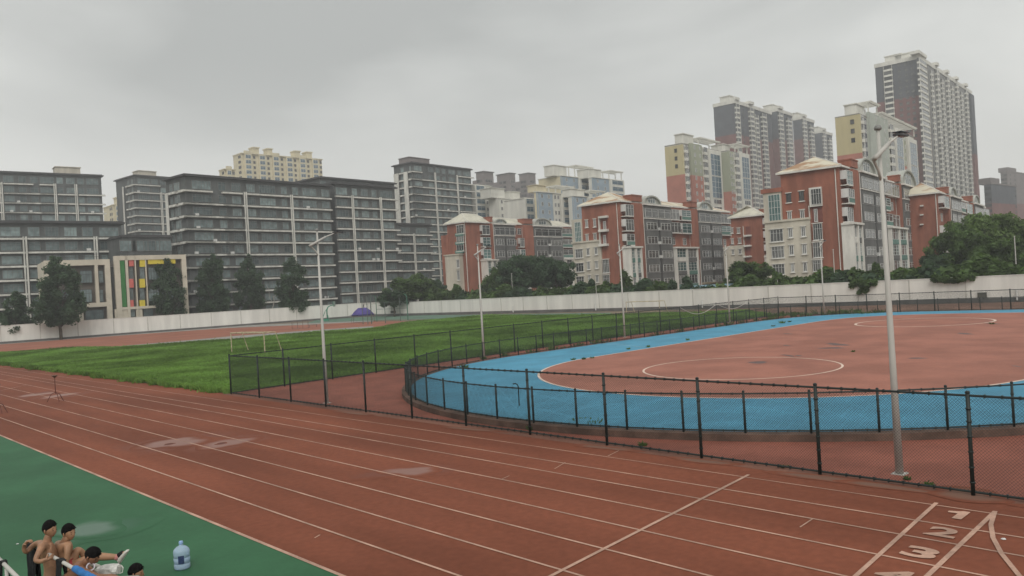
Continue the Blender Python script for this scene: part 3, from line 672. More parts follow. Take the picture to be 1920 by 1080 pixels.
m_ = MB(); m_.box(-.0, xe, -.2, .99, zt-1.1, zt); m_.box(0, F1(92, 500)[0], -.2, .99, 0, zt-1.1); m_.box(F1(196, 500)[0], xe, -.2, .99, 0, zt-1.1); m_.box(F1(177, 500)[0], F1(183, 500)[0], -.2, .99, zm2, zt-1.1); m_.box(F1(92, 500)[0], F1(196, 500)[0], -.2, .99, zm, zm2)
b.part('frame', m_, KBEI)
m_ = MB(); m_.box(-.02, .28, 1.0, 12, 0, zt-.1); b.part('side_wall', m_, KBEI)
for (a, c) in ((98, 112), (116, 130), (134, 146), (150, 174), (185, 195)):
    for y0, y1 in ((507, 530), (543, 566)): pw(a, c, y0, y1, 'k4', -.4)
pw(160, 196, 582, 598, 'k4', -.3); pw(120, 155, 582, 598, 'k4', -.3)
m_ = MB(); x0, x1 = F1(196.5, 580)[0], F1(206, 580)[0]; m_.box(F1(92, 590)[0], F1(160, 590)[0]-.3, .2, .98, 0, zm-.3); b.part('plinth', m_, KBEI)
m_ = MB()
for x in np.arange(1, xe-.5, 1.5): m_.tube([(x, .5, zt), (x, .5, zt+1.1)], .03, 5)
m_.tube([(.5, .5, zt+1.1), (xe-.5, .5, zt+1.1)], .035, 5); m_.tube([(.5, .5, zt+.6), (xe-.5, .5, zt+.6)], .03, 5); b.part('roof_rail', m_, FRD)
m_ = MB(); m_.box(F1(205, 540)[0]+.01, F1(212, 540)[0]+1.5, 1.2, 9, 0, zt-1.5); b.part('link_wall', m_, CHAR)

# ------------------------------------------------------------------ brick houses
def arch_dormer(b, x0, x1, z, mt=None):
    mt = mt or mat('pale grey dormer', (.40, .41, .37), .85, .14, .8)
    """round-headed attic front above a grey bay"""
    r = (x1-x0)/2; cx = (x0+x1)/2; n = 14; k = .48; m_ = MB()
    arc = [(cx+r*math.cos(math.pi*i/n), z+r*k*math.sin(math.pi*i/n)) for i in range(n+1)]
    arc2 = [(cx+(r-.35)*math.cos(math.pi*i/n), z+(r*k-.3)*math.sin(math.pi*i/n)) for i in range(n+1)]
    for i in range(n):
        (a, c), (d, e_) = arc[i], arc[i+1]; (a2, c2), (d2, e2) = arc2[i], arc2[i+1]
        m_.face([(a, -1.2, c), (d, -1.2, e_), (d, 2.2, e_), (a, 2.2, c)]); m_.face([(a2, -1.2, c2), (d2, -1.2, e2), (d, -1.2, e_), (a, -1.2, c)]); m_.face([(a2, -.8, c2), (d2, -.8, e2), (d2, -1.2, e2), (a2, -1.2, c2)])
    m_.face([(p[0], -.8, p[1]) for p in arc2]); m_.face([(p[0], 2.2, p[1]) for p in reversed(arc)])
    o = b.part('dormer', m_, mt)
    w = r*.8; b.win('f', cx, z+.25, w, r*k*.62, 's3', .82, parent=o)
    m_ = MB()
    for t in (.3, .5, .7): m_.tube([(cx, -.83, z+.3), (cx+(r-.4)*math.cos(math.pi*t), -.83, z+(r*k-.35)*math.sin(math.pi*t))], .04, 4)
    b.part('glazing_bar', m_, FRD, o)
def hip_roof(b, x0, x1, y0, y1, z, hgt, mt, ov=.6):
    m_ = MB(); a, c, d, e_ = x0-ov, x1+ov, y0-ov, y1+ov; ym = (d+e_)/2; ins = (e_-d)/2*.75
    m_.box(a, c, d, e_, z, z+.3, 1)
    p = [(a, d, z+.303), (c, d, z+.303), (c, e_, z+.303), (a, e_, z+.303)]; r1, r2 = (a+ins, ym, z+hgt), (c-ins, ym, z+hgt)
    m_.face([p[0], p[1], r2, r1]); m_.face([p[1], p[2], r2]); m_.face([p[2], p[3], r1, r2]); m_.face([p[3], p[0], r1])
    o = b.part('roof', m_, [mt, WHITE])
    q = MB()
    for u, v in ((p[0], r1), (p[1], r2), (r1, r2)): q.tube([u, v], .09, 5)
    b.part('ridge', q, WHITE, o)
def balcony(b, x0, x1, z, h, out, glazed='w3', tint=None, y0=0.0):
    """glazed bay balcony hung on the front"""
    m_ = MB(); m_.box(x0, x1, -out, y0-.003, z-.16, z); m_.box(x0, x1, -out, -out+.12, z, z+.85) if tint else None
    o = b.part('balcony', m_, WHITE if tint is None else [WHITE][0])
    if tint: q = MB(); q.box(x0+.05, x1-.05, -out-.02, -out-.003, z+.1, z+.8); b.part('apron', q, tint, o)
    b.win('f', (x0+x1)/2, z+(.88 if tint else .02), x1-x0-.04, h-(.9 if tint else .05), glazed, out-.1, parent=o)
    for u in (x0, x1-.08): q = MB(); q.box(u, u+.08, -out+.13, y0-.003, z+.9, z+h); b.part('cheek', q, FRW, o)
    return o
def brick_house(b, c, D, fl, zt, levels=6, pane=True, teal=GLT, roofm=ROOFC, seed=1, lower=True, simple=False):
    """c: pixel columns on the front: bay col start/end, fin end, grey end, red end, fin end, grey2 end, house end"""
    r = random.Random(seed); c1, c2, c3, c4, c5, c6, c7, c8 = c
    m_ = MB(); m_.box(0, c8, 0, D, 0, zt); b.part('wall', m_, BRICK)
    hip_roof(b, 0, c3+.2, 0, D, zt+.003, 2.7, roofm)
    hip_roof(b, c3+1.4, c8, .4, D-.4, zt+.010, 2.0, roofm, .55)
    zg = zt-fl*(levels)+.2                      # top of the ground storey
    for (x0, x1) in ((c2+.1, c3), (c5, c6)):     # brick fins that end in chimneys
        if x1-x0 > .4:
            m_ = MB(); m_.box(x0, x1, -1.0, -.003, 0, zt-.05); m_.box(x0, x1, -.9, 1.2, zt+.35, zt+1.5); m_.box(x0-.12, x1+.12, -1.0, 1.3, zt+1.503, zt+1.7); b.part('chimney', m_, BRICK)
    for (x0, x1) in ((c3, c4), (c6, c7)):        # grey bays
        g = MB(); g.box(x0, x1, -1.25, -.003, zg, zt-.35); bay = b.part('grey_bay', g, GREYB)
        q = MB(); q.box(x0-.3, x1+.3, -1.6, -.003, zt-.34, zt-.02)
        q.box(x0-.1, x1+.1, -1.4, -.003, zt-fl*1.0-.2, zt-fl*1.0)
        b.part('cornice', q, WHITE, bay)
        arch_dormer(b, x0+.3, x0+(x1-x0)*.66, zt)
        w = x1-x0
        b.win('f', x0+w*.5, zt-fl+.15, w*.94, fl*.62, 'w4', 1.25, parent=bay)
        g = MB(); g.box(x0+w*.49, x0+w*.53, -1.34, -1.253, zg, zt-fl-.25); b.part('gutter_pipe', g, FRD, bay)
        for k in range(1, levels-(0)):
            z = zt-fl*(k+1)+.55
            if z < zg+.1: continue
            for q_ in (.25, .76):
                b.win('f', x0+w*q_, z, w*.36, fl*.5, 'w3', 1.25, pane=pane, parent=bay if not pane else None)
                if not simple and r.random() < .45: ac_unit(b, x0+w*.5+r.uniform(-.3, .3), z-.1, 1.26)
            g = MB(); g.box(x0+.05, x1-.05, -1.31, -1.253, z-.24, z-.12); b.part('string_course', g, mat('light grey trim', (.28, .275, .27), .9, .1), bay)
        g = MB(); g.box(x0-.2, x1+.1, -1.5, -.003, 0, zg-.01); o = b.part('ground_storey', g, BEIGE)
        g = MB(); g.box(x0-.35, x1+.2, -1.75, -.003, zg-.008, zg+.3); b.part('cornice', g, BEIGE, o)
        b.win('f', x0+w*.52, .5, w*.62, max(zg-1.3, 1.2), 'd4', 1.5, parent=o)
    # balconies on the brick parts
    zw = zt-fl*3.15                              # top of the white lower towers
    cols = [(0.55 if c1 < .8 else c1, c2-.15, 1.1)]
    wr = c5-c4; cols += [(c4+.25, c4+wr*.46, .9), (c4+wr*.54, c5-.25, .9)]
    if c8-c7 > 1.6: cols.append((c7+.3, c8-.15, 1.0))
    for j, (x0, x1, out) in enumerate(cols):
        if x1-x0 < .9: continue
        for k in range(0, 3):
            z = zt-fl*(k+1)+.15
            if r.random() < .85: balcony(b, x0, x1, z, fl*.78, out*r.choice((.8, 1.0, 1.1)), r.choice(('w2', 'w3', 't2')), r.choice((None, KTEAL, None)))
            else: b.win('f', (x0+x1)/2, z+.3, min(1.6, x1-x0), fl*.55, 'w2')
    for (x0, x1) in ((c1-.2, min(c3+.1, c2+1.2)), (c4+.05, c5+.4), (c7+.1, c8+.35)):
        w = x1-x0
        if w < 1.2: continue
        g = MB(); out = 1.9; pw_ = min(.55, w*.16)
        g.box(x0, x0+pw_, -out, -.004, 0, zw); g.box(x1-pw_, x1, -out, -.004, 0, zw)
        if w > 4: g.box((x0+x1)/2-.35, (x0+x1)/2+.35, -out, -.004, 0, zw)
        g.box(x0-.2, x1+.2, -out-.2, -.004, zw+.003, zw+.35); tw = b.part('white_balcony_tower', g, WHITE)
        gaps = [(x0+pw_, x1-pw_)] if w <= 4 else [(x0+pw_, (x0+x1)/2-.35), ((x0+x1)/2+.35, x1-pw_)]
        for (u, v) in gaps:
            z = zw-fl+.1
            while z > .3:
                g = MB(); g.box(u+.005, v-.005, -out+.2, -out+.35, z-.05, z+.85); g.box(u+.005, v-.005, -out+.36, -.01, z-.06, z+.06); b.part('apron', g, r.choice((KTEAL, KTEAL, WHITE, GREYB)), tw)
                b.win('f', (u+v)/2, z+.87, v-u-.03, fl-1.05, r.choice(('t3', 'w3', 't3')), out-.35, parent=tw); z -= fl
    g = MB()
    for x in (c3-.12, c5+.05, c7+.2):
        g.tube([(x, -1.1 if x != c5+.05 else -.12, 0), (x, -1.1 if x != c5+.05 else -.12, zt-.4)], .07, 6)
    b.part('downpipe', g, WHITE)
KTEAL = mat('faded teal apron', (0.10, 0.20, 0.17), 0.7, 0.15)
def gable_wins(b, rows, st, out=0.0, pane=True, sill=True):
    for (px0, px1, py0, py1) in rows:
        y0, z1 = b.l(px0, py0, out); y1, z0 = b.l(px1, py1, out); y0, y1 = min(y0, y1), max(y0, y1)
        o = b.win('l', (y0+y1)/2, z0, y1-y0, z1-z0, st, out, pane=pane)
        if sill:
            q = MB(); w = y1-y0; q.box(-w/2-.15, w/2+.15, -.22, -.003, -.16, -.01); q.box(-w/2-.15, w/2+.15, -.2, -.003, z1-z0+.01, z1-z0+.14); q.build('sill', WHITE, o)
def lbox(b, name, mt, px0, px1, py0, py1, out, z0=None, parent=None):
    """slab standing off the gable wall between two pixel columns"""
    y0, z1 = b.l(px0, py0); y1, zz = b.l(px1, py1); y0, y1 = min(y0, y1), max(y0, y1); q = MB(); q.box(-out, -.003, y0, y1, zz if z0 is None else z0, z1); return b.part(name, q, mt, parent)
GB = 'red brick houses with grey bays'
# middle brick house
b = Bld('brick_house', 'middle brick house with cream lower end wall, right of large dark trees', 'building', 1160, 376, 160, 52, GB)
X = lambda px, py=460: b.f(px, py)[0]
D = b.l(1090, 388)[0]
brick_house(b, [X(1167), X(1183), X(1199, 420), X(1250, 420), X(1291, 420), X(1302, 420), X(1344, 420), X(1369, 430)], D, 3.0, b.zt-.3, 6, seed=3)
zc = b.l(1100, 455)[1]
yl = b.l(1076, 470)[0]
g = MB(); g.box(-.35, -.003, b.l(1128, 460)[0], D, 0, zc); g.box(-.35, yl, D+.003, yl, 0, zc); g.box(.0, 12, D+.004, yl-.01, 0, zc-.02)
o = b.part('cream_lower_wall', g, CREAM)
g = MB(); g.box(-.55, -.003, b.l(1126, 460)[0]-.1, yl+.2, zc+.003, zc+.35); b.part('cornice', g, CREAM, o)
g = MB(); g.box(-.3, 8, D+.006, yl, zc+.36, b.l(1076, 412)[1]); b.part('corner_bay', g, CREAM)
gable_wins(b, [(1077, 1091, 417, 453)], 't4', .31, sill=False)
gable_wins(b, [(1079, 1093, 468, 483), (1080, 1095, 494, 509), (1081, 1096, 519, 535)], 'w3', .36)
gable_wins(b, [(1100, 1106, 466, 479), (1115, 1121, 464, 477), (1101, 1107, 491, 505), (1116, 1122, 490, 503), (1103, 1108, 516, 530), (1117, 1123, 516, 529)], 'n2', .36)
gable_wins(b, [(1097.5, 1103, 413, 426), (1112.5, 1118, 411, 425), (1098.5, 1104, 440, 452), (1113, 1119, 438, 450)], 'n2', .0)
# open loggia column
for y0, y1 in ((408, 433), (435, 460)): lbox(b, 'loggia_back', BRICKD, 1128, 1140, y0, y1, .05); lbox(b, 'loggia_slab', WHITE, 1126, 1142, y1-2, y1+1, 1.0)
lbox(b, 'loggia_frame', WHITE, 1125, 1127, 407, 460, .6); lbox(b, 'loggia_frame', WHITE, 1125, 1141, 406, 408, .8)
gable_wins(b, [(1131, 1137, 441, 457), (1131, 1137, 415, 431)], 'n2', .06, sill=False)
gable_wins(b, [(1130, 1143, 487, 511), (1131, 1144, 516, 535)], 'w4', .5, sill=True)
g = MB(); g.tube([(-.12, .5, 0), (-.12, .5, b.zt-.4)], .08, 6); b.part('downpipe', g, WHITE)
# small brick house left
b = Bld('brick_house', 'small brick house at the left, tall plain brick end wall and cream roof', 'building', 873, 415, 195, 52, GB)
D = b.l(838, 425)[0]
brick_house(b, [X(901), X(916), X(921), X(960), X(980), X(996), X(1047, 430), X(1072, 440)], D, 3.05, b.zt-.3, 6, pane=False, seed=5, roofm=ROOFP)
g = MB(); yl = b.l(822, 450)[0]; zz = b.l(822, 442)[1]; g.box(1, 12, D+.003, yl, 0, zz); b.part('side_wing', g, BRICK)
g = MB(); g.box(-.1, .99, D-.3, D+.5, 0, zz); b.part('buttress', g, BRICK)
zc = b.l(845, 480)[1]; g = MB(); g.box(-1.6, -.003, b.l(868, 480)[0], b.l(842, 480)[0], 0, zc); g.box(-1.8, -.003, b.l(869, 480)[0]-.1, b.l(841, 480)[0]+.1, zc+.003, zc+.3); b.part('white_stair_tower', g, CREAM)
gable_wins(b, [(856, 862, 487, 502), (857, 863, 507, 525)], 'n2', 1.61)
for y in (423, 440, 456): gable_wins(b, [(856, 870, y, y+14)], 'w3', .4)
for y in (438, 454, 470): lbox(b, 'apron', KTEAL, 856, 871, y, y+4, .6)
g = MB(); g.tube([(-.12, .3, 0), (-.12, .3, b.zt-.4)], .09, 6); b.part('downpipe', g, WHITE)
# brick house far between
b = Bld('brick_house', 'small brick house with pale hipped roof between the two largest ones', 'building', 1427, 402, 178, 52, GB)
D = b.l(1370, 408)[0]
brick_house(b, [.6, 2.2, 3.6, 8, 11, 12.4, 17, 19], D, 3.0, b.zt-.3, 6, pane=False, seed=8, roofm=ROOFP, simple=True)
zc = b.l(1385, 460)[1]; g = MB(); g.box(-.3, -.003, b.l(1396, 460)[0], D+2, 0, zc); b.part('cream_lower_wall', g, CREAM)
gable_wins(b, [(1370, 1375, 428, 437), (1382, 1388, 428, 437), (1371, 1376, 448, 457), (1384, 1390, 447, 456)], 'n2', 0, pane=False); gable_wins(b, [(1372, 1377, 468, 477), (1385, 1391, 467, 476)], 'n2', .31, pane=False)
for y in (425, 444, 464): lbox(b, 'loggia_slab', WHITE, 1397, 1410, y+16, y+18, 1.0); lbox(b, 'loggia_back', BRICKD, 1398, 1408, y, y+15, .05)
lbox(b, 'loggia_frame', WHITE, 1394, 1396.5, 424, 462, .5)
# right brick house
b = Bld('brick_house', 'largest brick house with cream lower end wall, directly behind the nearest lamp post', 'building', 1572, 310, 128, 52, GB)
D = b.l(1463, 328)[0]
brick_house(b, [X(1580), X(1594), X(1604, 420), X(1650, 420), X(1681, 420), X(1684, 420), X(1725, 430), X(1741, 440)], D, 3.0, b.zt-.3, 6, seed=11)
yl = b.l(1436, 440)[0]; zc = b.l(1500, 413)[1]; yv = b.l(1520, 420)[0]
g = MB(); g.box(-.35, -.003, yv, D, 0, zc); g.box(-.35, 10, D+.003, yl, 0, zc); o = b.part('cream_lower_wall', g, CREAM)
g = MB(); g.box(-.55, -.003, yv-.1, yl+.2, zc+.003, zc+.35); b.part('cornice', g, CREAM, o)
g = MB(); g.box(-.3, 8, D+.006, yl, zc+.36, b.l(1437, 363)[1]); b.part('corner_bay', g, CREAM)
g = MB(); g.box(-.5, 8.2, D-.2, yl+.3, b.l(1437, 363)[1]+.003, b.l(1437, 355)[1]); b.part('terrace_wall', g, BRICK)
gable_wins(b, [(1440, 1465, 366, 413)], 't4', .31, sill=False)
gable_wins(b, [(1444, 1469, 431, 452), (1447, 1471, 463, 483), (1449, 1472, 496, 514)], 'w4', .36)
gable_wins(b, [(1478, 1487, 428, 445), (1502, 1511, 425, 443), (1480, 1489, 460, 478), (1504, 1513, 458, 476), (1483, 1490, 494, 510), (1506, 1514, 492, 509)], 'n2', .36)
gable_wins(b, [(1474, 1484, 363, 379), (1498, 1508, 359, 376)], 'g2', 0); gable_wins(b, [(1476.5, 1485, 397, 412), (1500, 1509, 394, 410)], 'n2', 0)
lbox(b, 'bay_frame', WHITE, 1518, 1543, 353, 386, .55); gable_wins(b, [(1520, 1541, 355, 382)], 'w4', .56, sill=False)
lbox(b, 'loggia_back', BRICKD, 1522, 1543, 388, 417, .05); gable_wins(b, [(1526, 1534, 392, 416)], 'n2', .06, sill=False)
lbox(b, 'loggia_frame', WHITE, 1517.5, 1520, 386, 412, .5)
for y0, y1 in ((420, 449), (455, 482), (488, 508)):
    gable_wins(b, [(1524, 1543, y0, y1)], 'w4', .5, sill=True)
g = MB(); g.tube([(-.12, .55, 0), (-.12, .55, b.zt-.5)], .08, 6); b.part('downpipe', g, WHITE)
# last brick house on the right
b = Bld('brick_house', 'brick house at the right, its foot hidden by the big green trees', 'building', 1757, 360, 160, 52, GB)
D = b.l(1722, 362)[0]+3
brick_house(b, [X(1762), X(1773), X(1776), X(1793, 420), X(1817, 420), X(1819, 420), X(1836, 430), X(1850, 440)], D, 3.0, b.zt-.3, 6, pane=False, seed=14, roofm=ROOFC, simple=True)
for y in (385, 402, 420): lbox(b, 'loggia_slab', WHITE, 1726, 1732, y, y+2, .8)
g = MB(); g.tube([(-.12, .3, 0), (-.12, .3, b.zt-.4)], .08, 6); b.part('downpipe', g, WHITE)

# ------------------------------------------------------------------ pale residential towers
def pergola(b, x0, x1, y0, y1, z, h=3.0):
    m_ = MB()
    for x in (x0+.2, x1-.2):
        for y in (y0+.2, y1-.2): m_.box(x-.18, x+.18, y-.18, y+.18, z, z+h)
    m_.box(x0-.5, x1+.5, y0-.5, y0-.1, z+h+.003, z+h+.35); m_.box(x0-.5, x1+.5, y1+.1, y1+.5, z+h+.003, z+h+.35)
    n = max(4, int((x1-x0)/.9))
    for i in range(n+1): x = x0+(x1-x0)*i/n; m_.box(x-.12, x+.12, y0-1.0, y1+1.0, z+h+.36, z+h+.6)
    b.part('roof_pergola', m_, WTW)
def win_col(b, face, u, ztop, zbot, fl, w, h, st, out=0.0): return [b.witem(face, u, z, w, h, st, out) for z in np.arange(ztop-fl+.8, zbot, -fl)]
def colour_tower(b, Wd, segs, D, zt, zs, fl, left, leftw, heads, lowc=PINK):
    """segs: (x0, x1, colour, set back, top drop, kind)"""
    m_ = MB(); m_.box(.05, Wd-.05, .6, D, 0, zt-.2); b.part('core_wall', m_, WTW); it = []
    for (x0, x1, mt, sb, dr, kind) in segs:
        ztop = zt-dr
        if kind == 'plain' or kind == 'win':
            u = MB(); u.box(x0, x1, sb, .599+sb*0 if sb < .59 else sb+.5, zs, ztop); b.part('wall', u, mt)
            u = MB(); u.box(x0, x1, sb, .599 if sb < .59 else sb+.5, 0, zs-.003); b.part('lower_wall', u, lowc if kind == 'plain' or mt in (GRN, YEL) else mt)
            if kind == 'win': it += win_col(b, 'f', x0+(x1-x0)*.35, ztop, 4, fl, 1.1, 1.5, 'n2', -sb); it += win_col(b, 'f', x0+(x1-x0)*.8, ztop, 4, fl, .9, 1.3, 'n2', -sb)
        else:
            u = MB(); u.box(x0, x1, sb, .599, 0, ztop); b.part('wall', u, WTW)
            w = x1-x0
            if kind == 'glass':
                zc = ztop-1.4
                while zc-fl*3 > zs*.75:
                    it.append(b.witem('f', (x0+x1)/2, zc-fl*3+.15, w*.74, fl*3-.3, 'b3', -sb+.05)); zc -= fl*3
                it += win_col(b, 'f', x0+w*.5, zc, 4, fl, w*.6, 1.6, 'w3', -sb)
            else:
                for z in np.arange(ztop-fl, 6, -fl):
                    it.append(b.witem('f', (x0+x1)/2, z+.9, w*.86, fl-1.05, 'w3', -sb+.55))
                    u = MB(); u.box(x0+w*.05, x1-w*.05, sb-.7, sb-.003, z-.1, z+.88); b.part('balcony', u, WTW)
    for (y0, y1, mt, dr) in left:
        u = MB(); u.box(-.25, .048, y0, y1, zs, zt-dr); b.part('wall', u, mt)
        u = MB(); u.box(-.25, .048, y0, y1, 0, zs-.003); b.part('lower_wall', u, lowc)
    for (y, w) in leftw: it += win_col(b, 'l', y, zt-1, zs+2, fl, w, 1.4, 'g2', .25)
    b.many('window', it)
    m_ = MB(); m_.box(-.1, Wd+.1, .4, D+.1, zt-.197, zt+.1); b.part('roof', m_, CONC)
    for (x0, x1, y0, y1, h) in heads:
        u = MB(); u.box(x0, x1, y0, y1, zt+.103, zt+h); u.box(x0-.3, x1+.3, y0-.3, y1+.3, zt+h+.003, zt+h+.3); b.part('stair_head', u, WTW)
GP = 'pale towers with salmon lower storeys'
b = Bld('apartment_tower', 'yellow and sage tower with salmon base behind the middle brick house', 'tower', 1281, 268, 280, 50, GP)
zs = b.f(1340, 345)[1]; zs = b.l(1260, 330)[1]; w1 = X(1297, 300)
segs = [(0, X(1297), WTW, .0, .6, 'bal'), (X(1298), X(1303), TGREY, .4, 1.0, 'win'), (X(1304), X(1325), GRN, -.3, -.5, 'win'), (X(1326), X(1333), WTW, -.2, .0, 'bal'), (X(1334), X(1358), WTW, -.9, .5, 'glass')]
Dl = b.l(1247, 283)[0]
colour_tower(b, X(1359), segs, Dl, b.zt, zs, 2.8, [(0, Dl, YEL, .5)], [(3.0, 1.0)], [(4, 12, 2, Dl-2, 4.0)])
pergola(b, 12, X(1358), 0, 4, b.zt+.11, 2.6)
b.T['label'] = 'yellow and sage tower with salmon base behind the middle brick house'
pq = b
b = Bld('apartment_tower', 'lower sage tower with salmon base, right of the yellow one it adjoins', 'tower', 1366, 282, 300, 50, GP)
zs = b.f(1380, 360)[1]
segs = [(0, X(1385), GRN, .0, .3, 'win'), (X(1386), X(1393), WTW, .0, .3, 'bal'), (X(1394), X(1412), WTW, -.7, .0, 'glass')]
colour_tower(b, X(1413), segs, 14, b.zt, zs, 2.8, [(0, 9, GRN, .5)], [], [(2, 8, 3, 8, 3.0)])
pergola(b, 6, X(1412), 0, 4, b.zt+.11, 2.6)
b = Bld('apartment_tower', 'yellow and pale sage tower with salmon base behind the largest brick house', 'tower', 1613, 212, 240, 50, GP)
zs = b.l(1590, 290)[1]
segs = [(0, X(1630), WTW, .0, .4, 'bal'), (X(1631), X(1641), TGREY, .5, .6, 'win'), (X(1642), X(1676), mat('pale sage render', (.40, .43, .38), .9, .08, .2), -.3, -1.5, 'win'), (X(1677), X(1684), WTW, -.1, -.5, 'bal'), (X(1685), X(1700), WTW, -.9, .3, 'glass'), (X(1701), X(1710), GRN, .1, 1.0, 'win'), (X(1711), X(1727), WTW, -.6, 1.5, 'glass')]
Dl = b.l(1566, 222)[0]
colour_tower(b, X(1728), segs, Dl, b.zt, zs, 2.8, [(0, Dl, YEL, .3)], [(2.4, 1.1)], [(3, 11, 2, Dl-2, 3.6)])
pergola(b, 9, 19, 0, 4, b.zt+1.6, 2.8); pergola(b, 21, X(1727), 0, 4, b.zt+.11, 2.4)

# --- stepped white and blue houses in the middle distance
def pale_house(name, label, px, py, dep, pxe, segs, D=12, left=(WTW,), fl=2.85, leftpx=None, heads=(), perg=None, zlow=6, group='pale stepped houses behind the small brick house'):
    global b
    b = Bld(name, label, 'building', px, py, dep, 50, group); xe = X(pxe, py+20); zt = b.zt; it = []
    D = b.l(leftpx, py+10)[0] if leftpx else D
    m_ = MB(); m_.box(.05, xe, .5, D, 0, zt-.1); b.part('core_wall', m_, WTW)
    m_ = MB(); m_.box(-.15, .048, 0, D, 0, zt); b.part('end_wall', m_, left[0])
    m_ = MB(); m_.box(-.4, xe+.3, -.3, D+.3, zt+.003, zt+.3); b.part('roof', m_, WTW)
    for (p0, p1, mt, kind) in segs:
        x0, x1 = X(p0, py+15), X(p1, py+15); w = x1-x0
        m_ = MB(); m_.box(x0, x1, 0 if kind != 'bay' else -.7, .499, 0, zt-.05); b.part('wall', m_, mt)
        if kind == 'win': it += win_col(b, 'f', x0+w*.3, zt, zlow, fl, 1.2, 1.5, 'n2'); it += (win_col(b, 'f', x0+w*.75, zt, zlow, fl, 1.2, 1.5, 'n2') if w > 4 else [])
        if kind == 'bay': it += win_col(b, 'f', x0+w*.5, zt, zlow, fl, w*.8, 1.9, 'b2', .7)
    b.many('window', it, 60)
    for (a, c, y0, y1, h, mt) in heads:
        m_ = MB(); m_.box(X(a, py), X(c, py), y0, y1, zt+.31, zt+h); m_.box(X(a, py)-.3, X(c, py)+.3, y0-.3, y1+.3, zt+h+.003, zt+h+.25); b.part('stair_head', m_, mt)
    for pg in (perg or ()): pergola(b, X(pg[0], py), X(pg[1], py), 0, 3.5, zt+.31, pg[2])
    return b
pale_house('apartment_building', 'slim white house with a round blue glazed bay beside the tallest charcoal tower', 889, 347, 330, 922, [(889, 908, WTW, 'bay'), (909, 922, WTW, 'win')], 10, group='pale stepped houses behind the small brick house')
pale_house('apartment_building', 'white house with a square stair head behind the small brick house', 935, 372, 325, 1000, [(935, 955, WTW, 'win'), (956, 1000, WTW, 'win')], 10, leftpx=917, heads=((925, 950, 1, 7, 4.2, WTW), (964, 982, 2, 6, 3.6, WTW)))
pale_house('apartment_building', 'white house with a broad blank wall just above the small brick house roof', 983, 372, 290, 1036, [(983, 999, WTW, 'bay'), (1000, 1036, LBLUE, 'win')], 12, leftpx=946)
pale_house('apartment_building', 'tallest of the pale stepped houses, cream and blue with roof pergolas', 1053, 330, 330, 1114, [(1053, 1084, LBLUE, 'win'), (1085, 1112, WTW, 'bay')], 14, left=(CRT,), leftpx=1010, heads=((1046, 1070, 2, 7, 4.6, WTW),), perg=((1078, 1110, 4.5),))
pale_house('apartment_building', 'pale house with grey glazed balconies standing before the cream and blue one', 1008, 360, 280, 1077, [(1008, 1036, LBLUE, 'win'), (1037, 1050, WTW, 'win'), (1051, 1076, WTW, 'bay')], 10, left=(CRT,), leftpx=1002, heads=((1010, 1028, 1, 5, 2.6, CRT),), perg=((1042, 1074, 2.2),))
pale_house('apartment_building', 'pale blue house with roof pergola, rightmost of the pale stepped houses', 1112, 333, 335, 1169, [(1112, 1142, LBLUE, 'win'), (1143, 1168, WTW, 'bay')], 12, leftpx=1104, heads=((1112, 1135, 2, 8, 4.0, WTW),), perg=((1142, 1166, 3.2),))
pale_house('apartment_building', 'pale blue house low between the rightmost pale house and the middle brick house', 1075, 368, 285, 1135, [(1075, 1100, LBLUE, 'win'), (1101, 1134, WTW, 'bay')], 10, leftpx=1066, heads=((1080, 1104, 2, 6, 3.0, WTW),), perg=((1106, 1132, 2.0),))
# --- far cream towers
GC = 'far cream towers'
def cream_tower(label, px, py, dep, pxe, pxl, cols, ncol, zlow, fl=2.9, capn=()):
    global b
    b = Bld('apartment_tower', label, 'tower', px, py, dep, 44, GC); xe = X(pxe, py+10); zt = b.zt; D = b.l(pxl, py+5)[0]; it = []
    m_ = MB(); m_.box(0, xe, 0, D, 0, zt); b.part('wall', m_, CRT)
    m_ = MB(); m_.box(-.3, xe+.3, -.9, D+.3, zt+.003, zt+.5); b.part('roof', m_, CRT)
    st = xe/ncol
    for i in range(ncol):
        x0 = st*i+st*.18; x1 = x0+st*.52
        m_ = MB(); m_.box(x0, x1, -.8, -.003, 0, zt+(1.8 if i % 2 == 0 else .0)-.004); b.part('bay', m_, [CRT, TAUPE][0])
        for z in np.arange(zt-fl, zlow, -fl):
            it.append(b.witem('f', (x0+x1)/2, z+.4, (x1-x0)*.7, 2.0, 'b2', .8)); it.append(b.witem('f', x1+st*.2, z+.6, 1.3, 1.5, 'g2'))
    for z in np.arange(zt-fl, zlow, -fl): it.append(b.witem('l', D*.3, z+.6, 1.4, 1.5, 'g2')); it.append(b.witem('l', D*.14, z+.6, 1.4, 1.5, 'g2'))
    b.many('window', it, 80)
    for (a, c) in capn:
        m_ = MB(); m_.box(X(a, py), X(c, py), 2, 7, zt+.51, zt+4.2); m_.box(X(a, py)-.4, X(c, py)+.4, 1.6, 7.4, zt+4.203, zt+4.8); b.part('stair_head', m_, CRT)
cream_tower('cream tower with small roof turrets rising behind the largest charcoal block', 452, 288, 440, 603, 437, None, 6, 25, capn=((478, 489), (505, 514), (556, 566), (578, 588)))
cream_tower('low cream tower top left of the turreted cream tower', 420, 318, 400, 440, 411, None, 1, 30)
cream_tower('pale cream tower in the gap between two charcoal buildings at the left', 212, 385, 420, 262, 194, None, 3, 8, capn=((222, 236),))
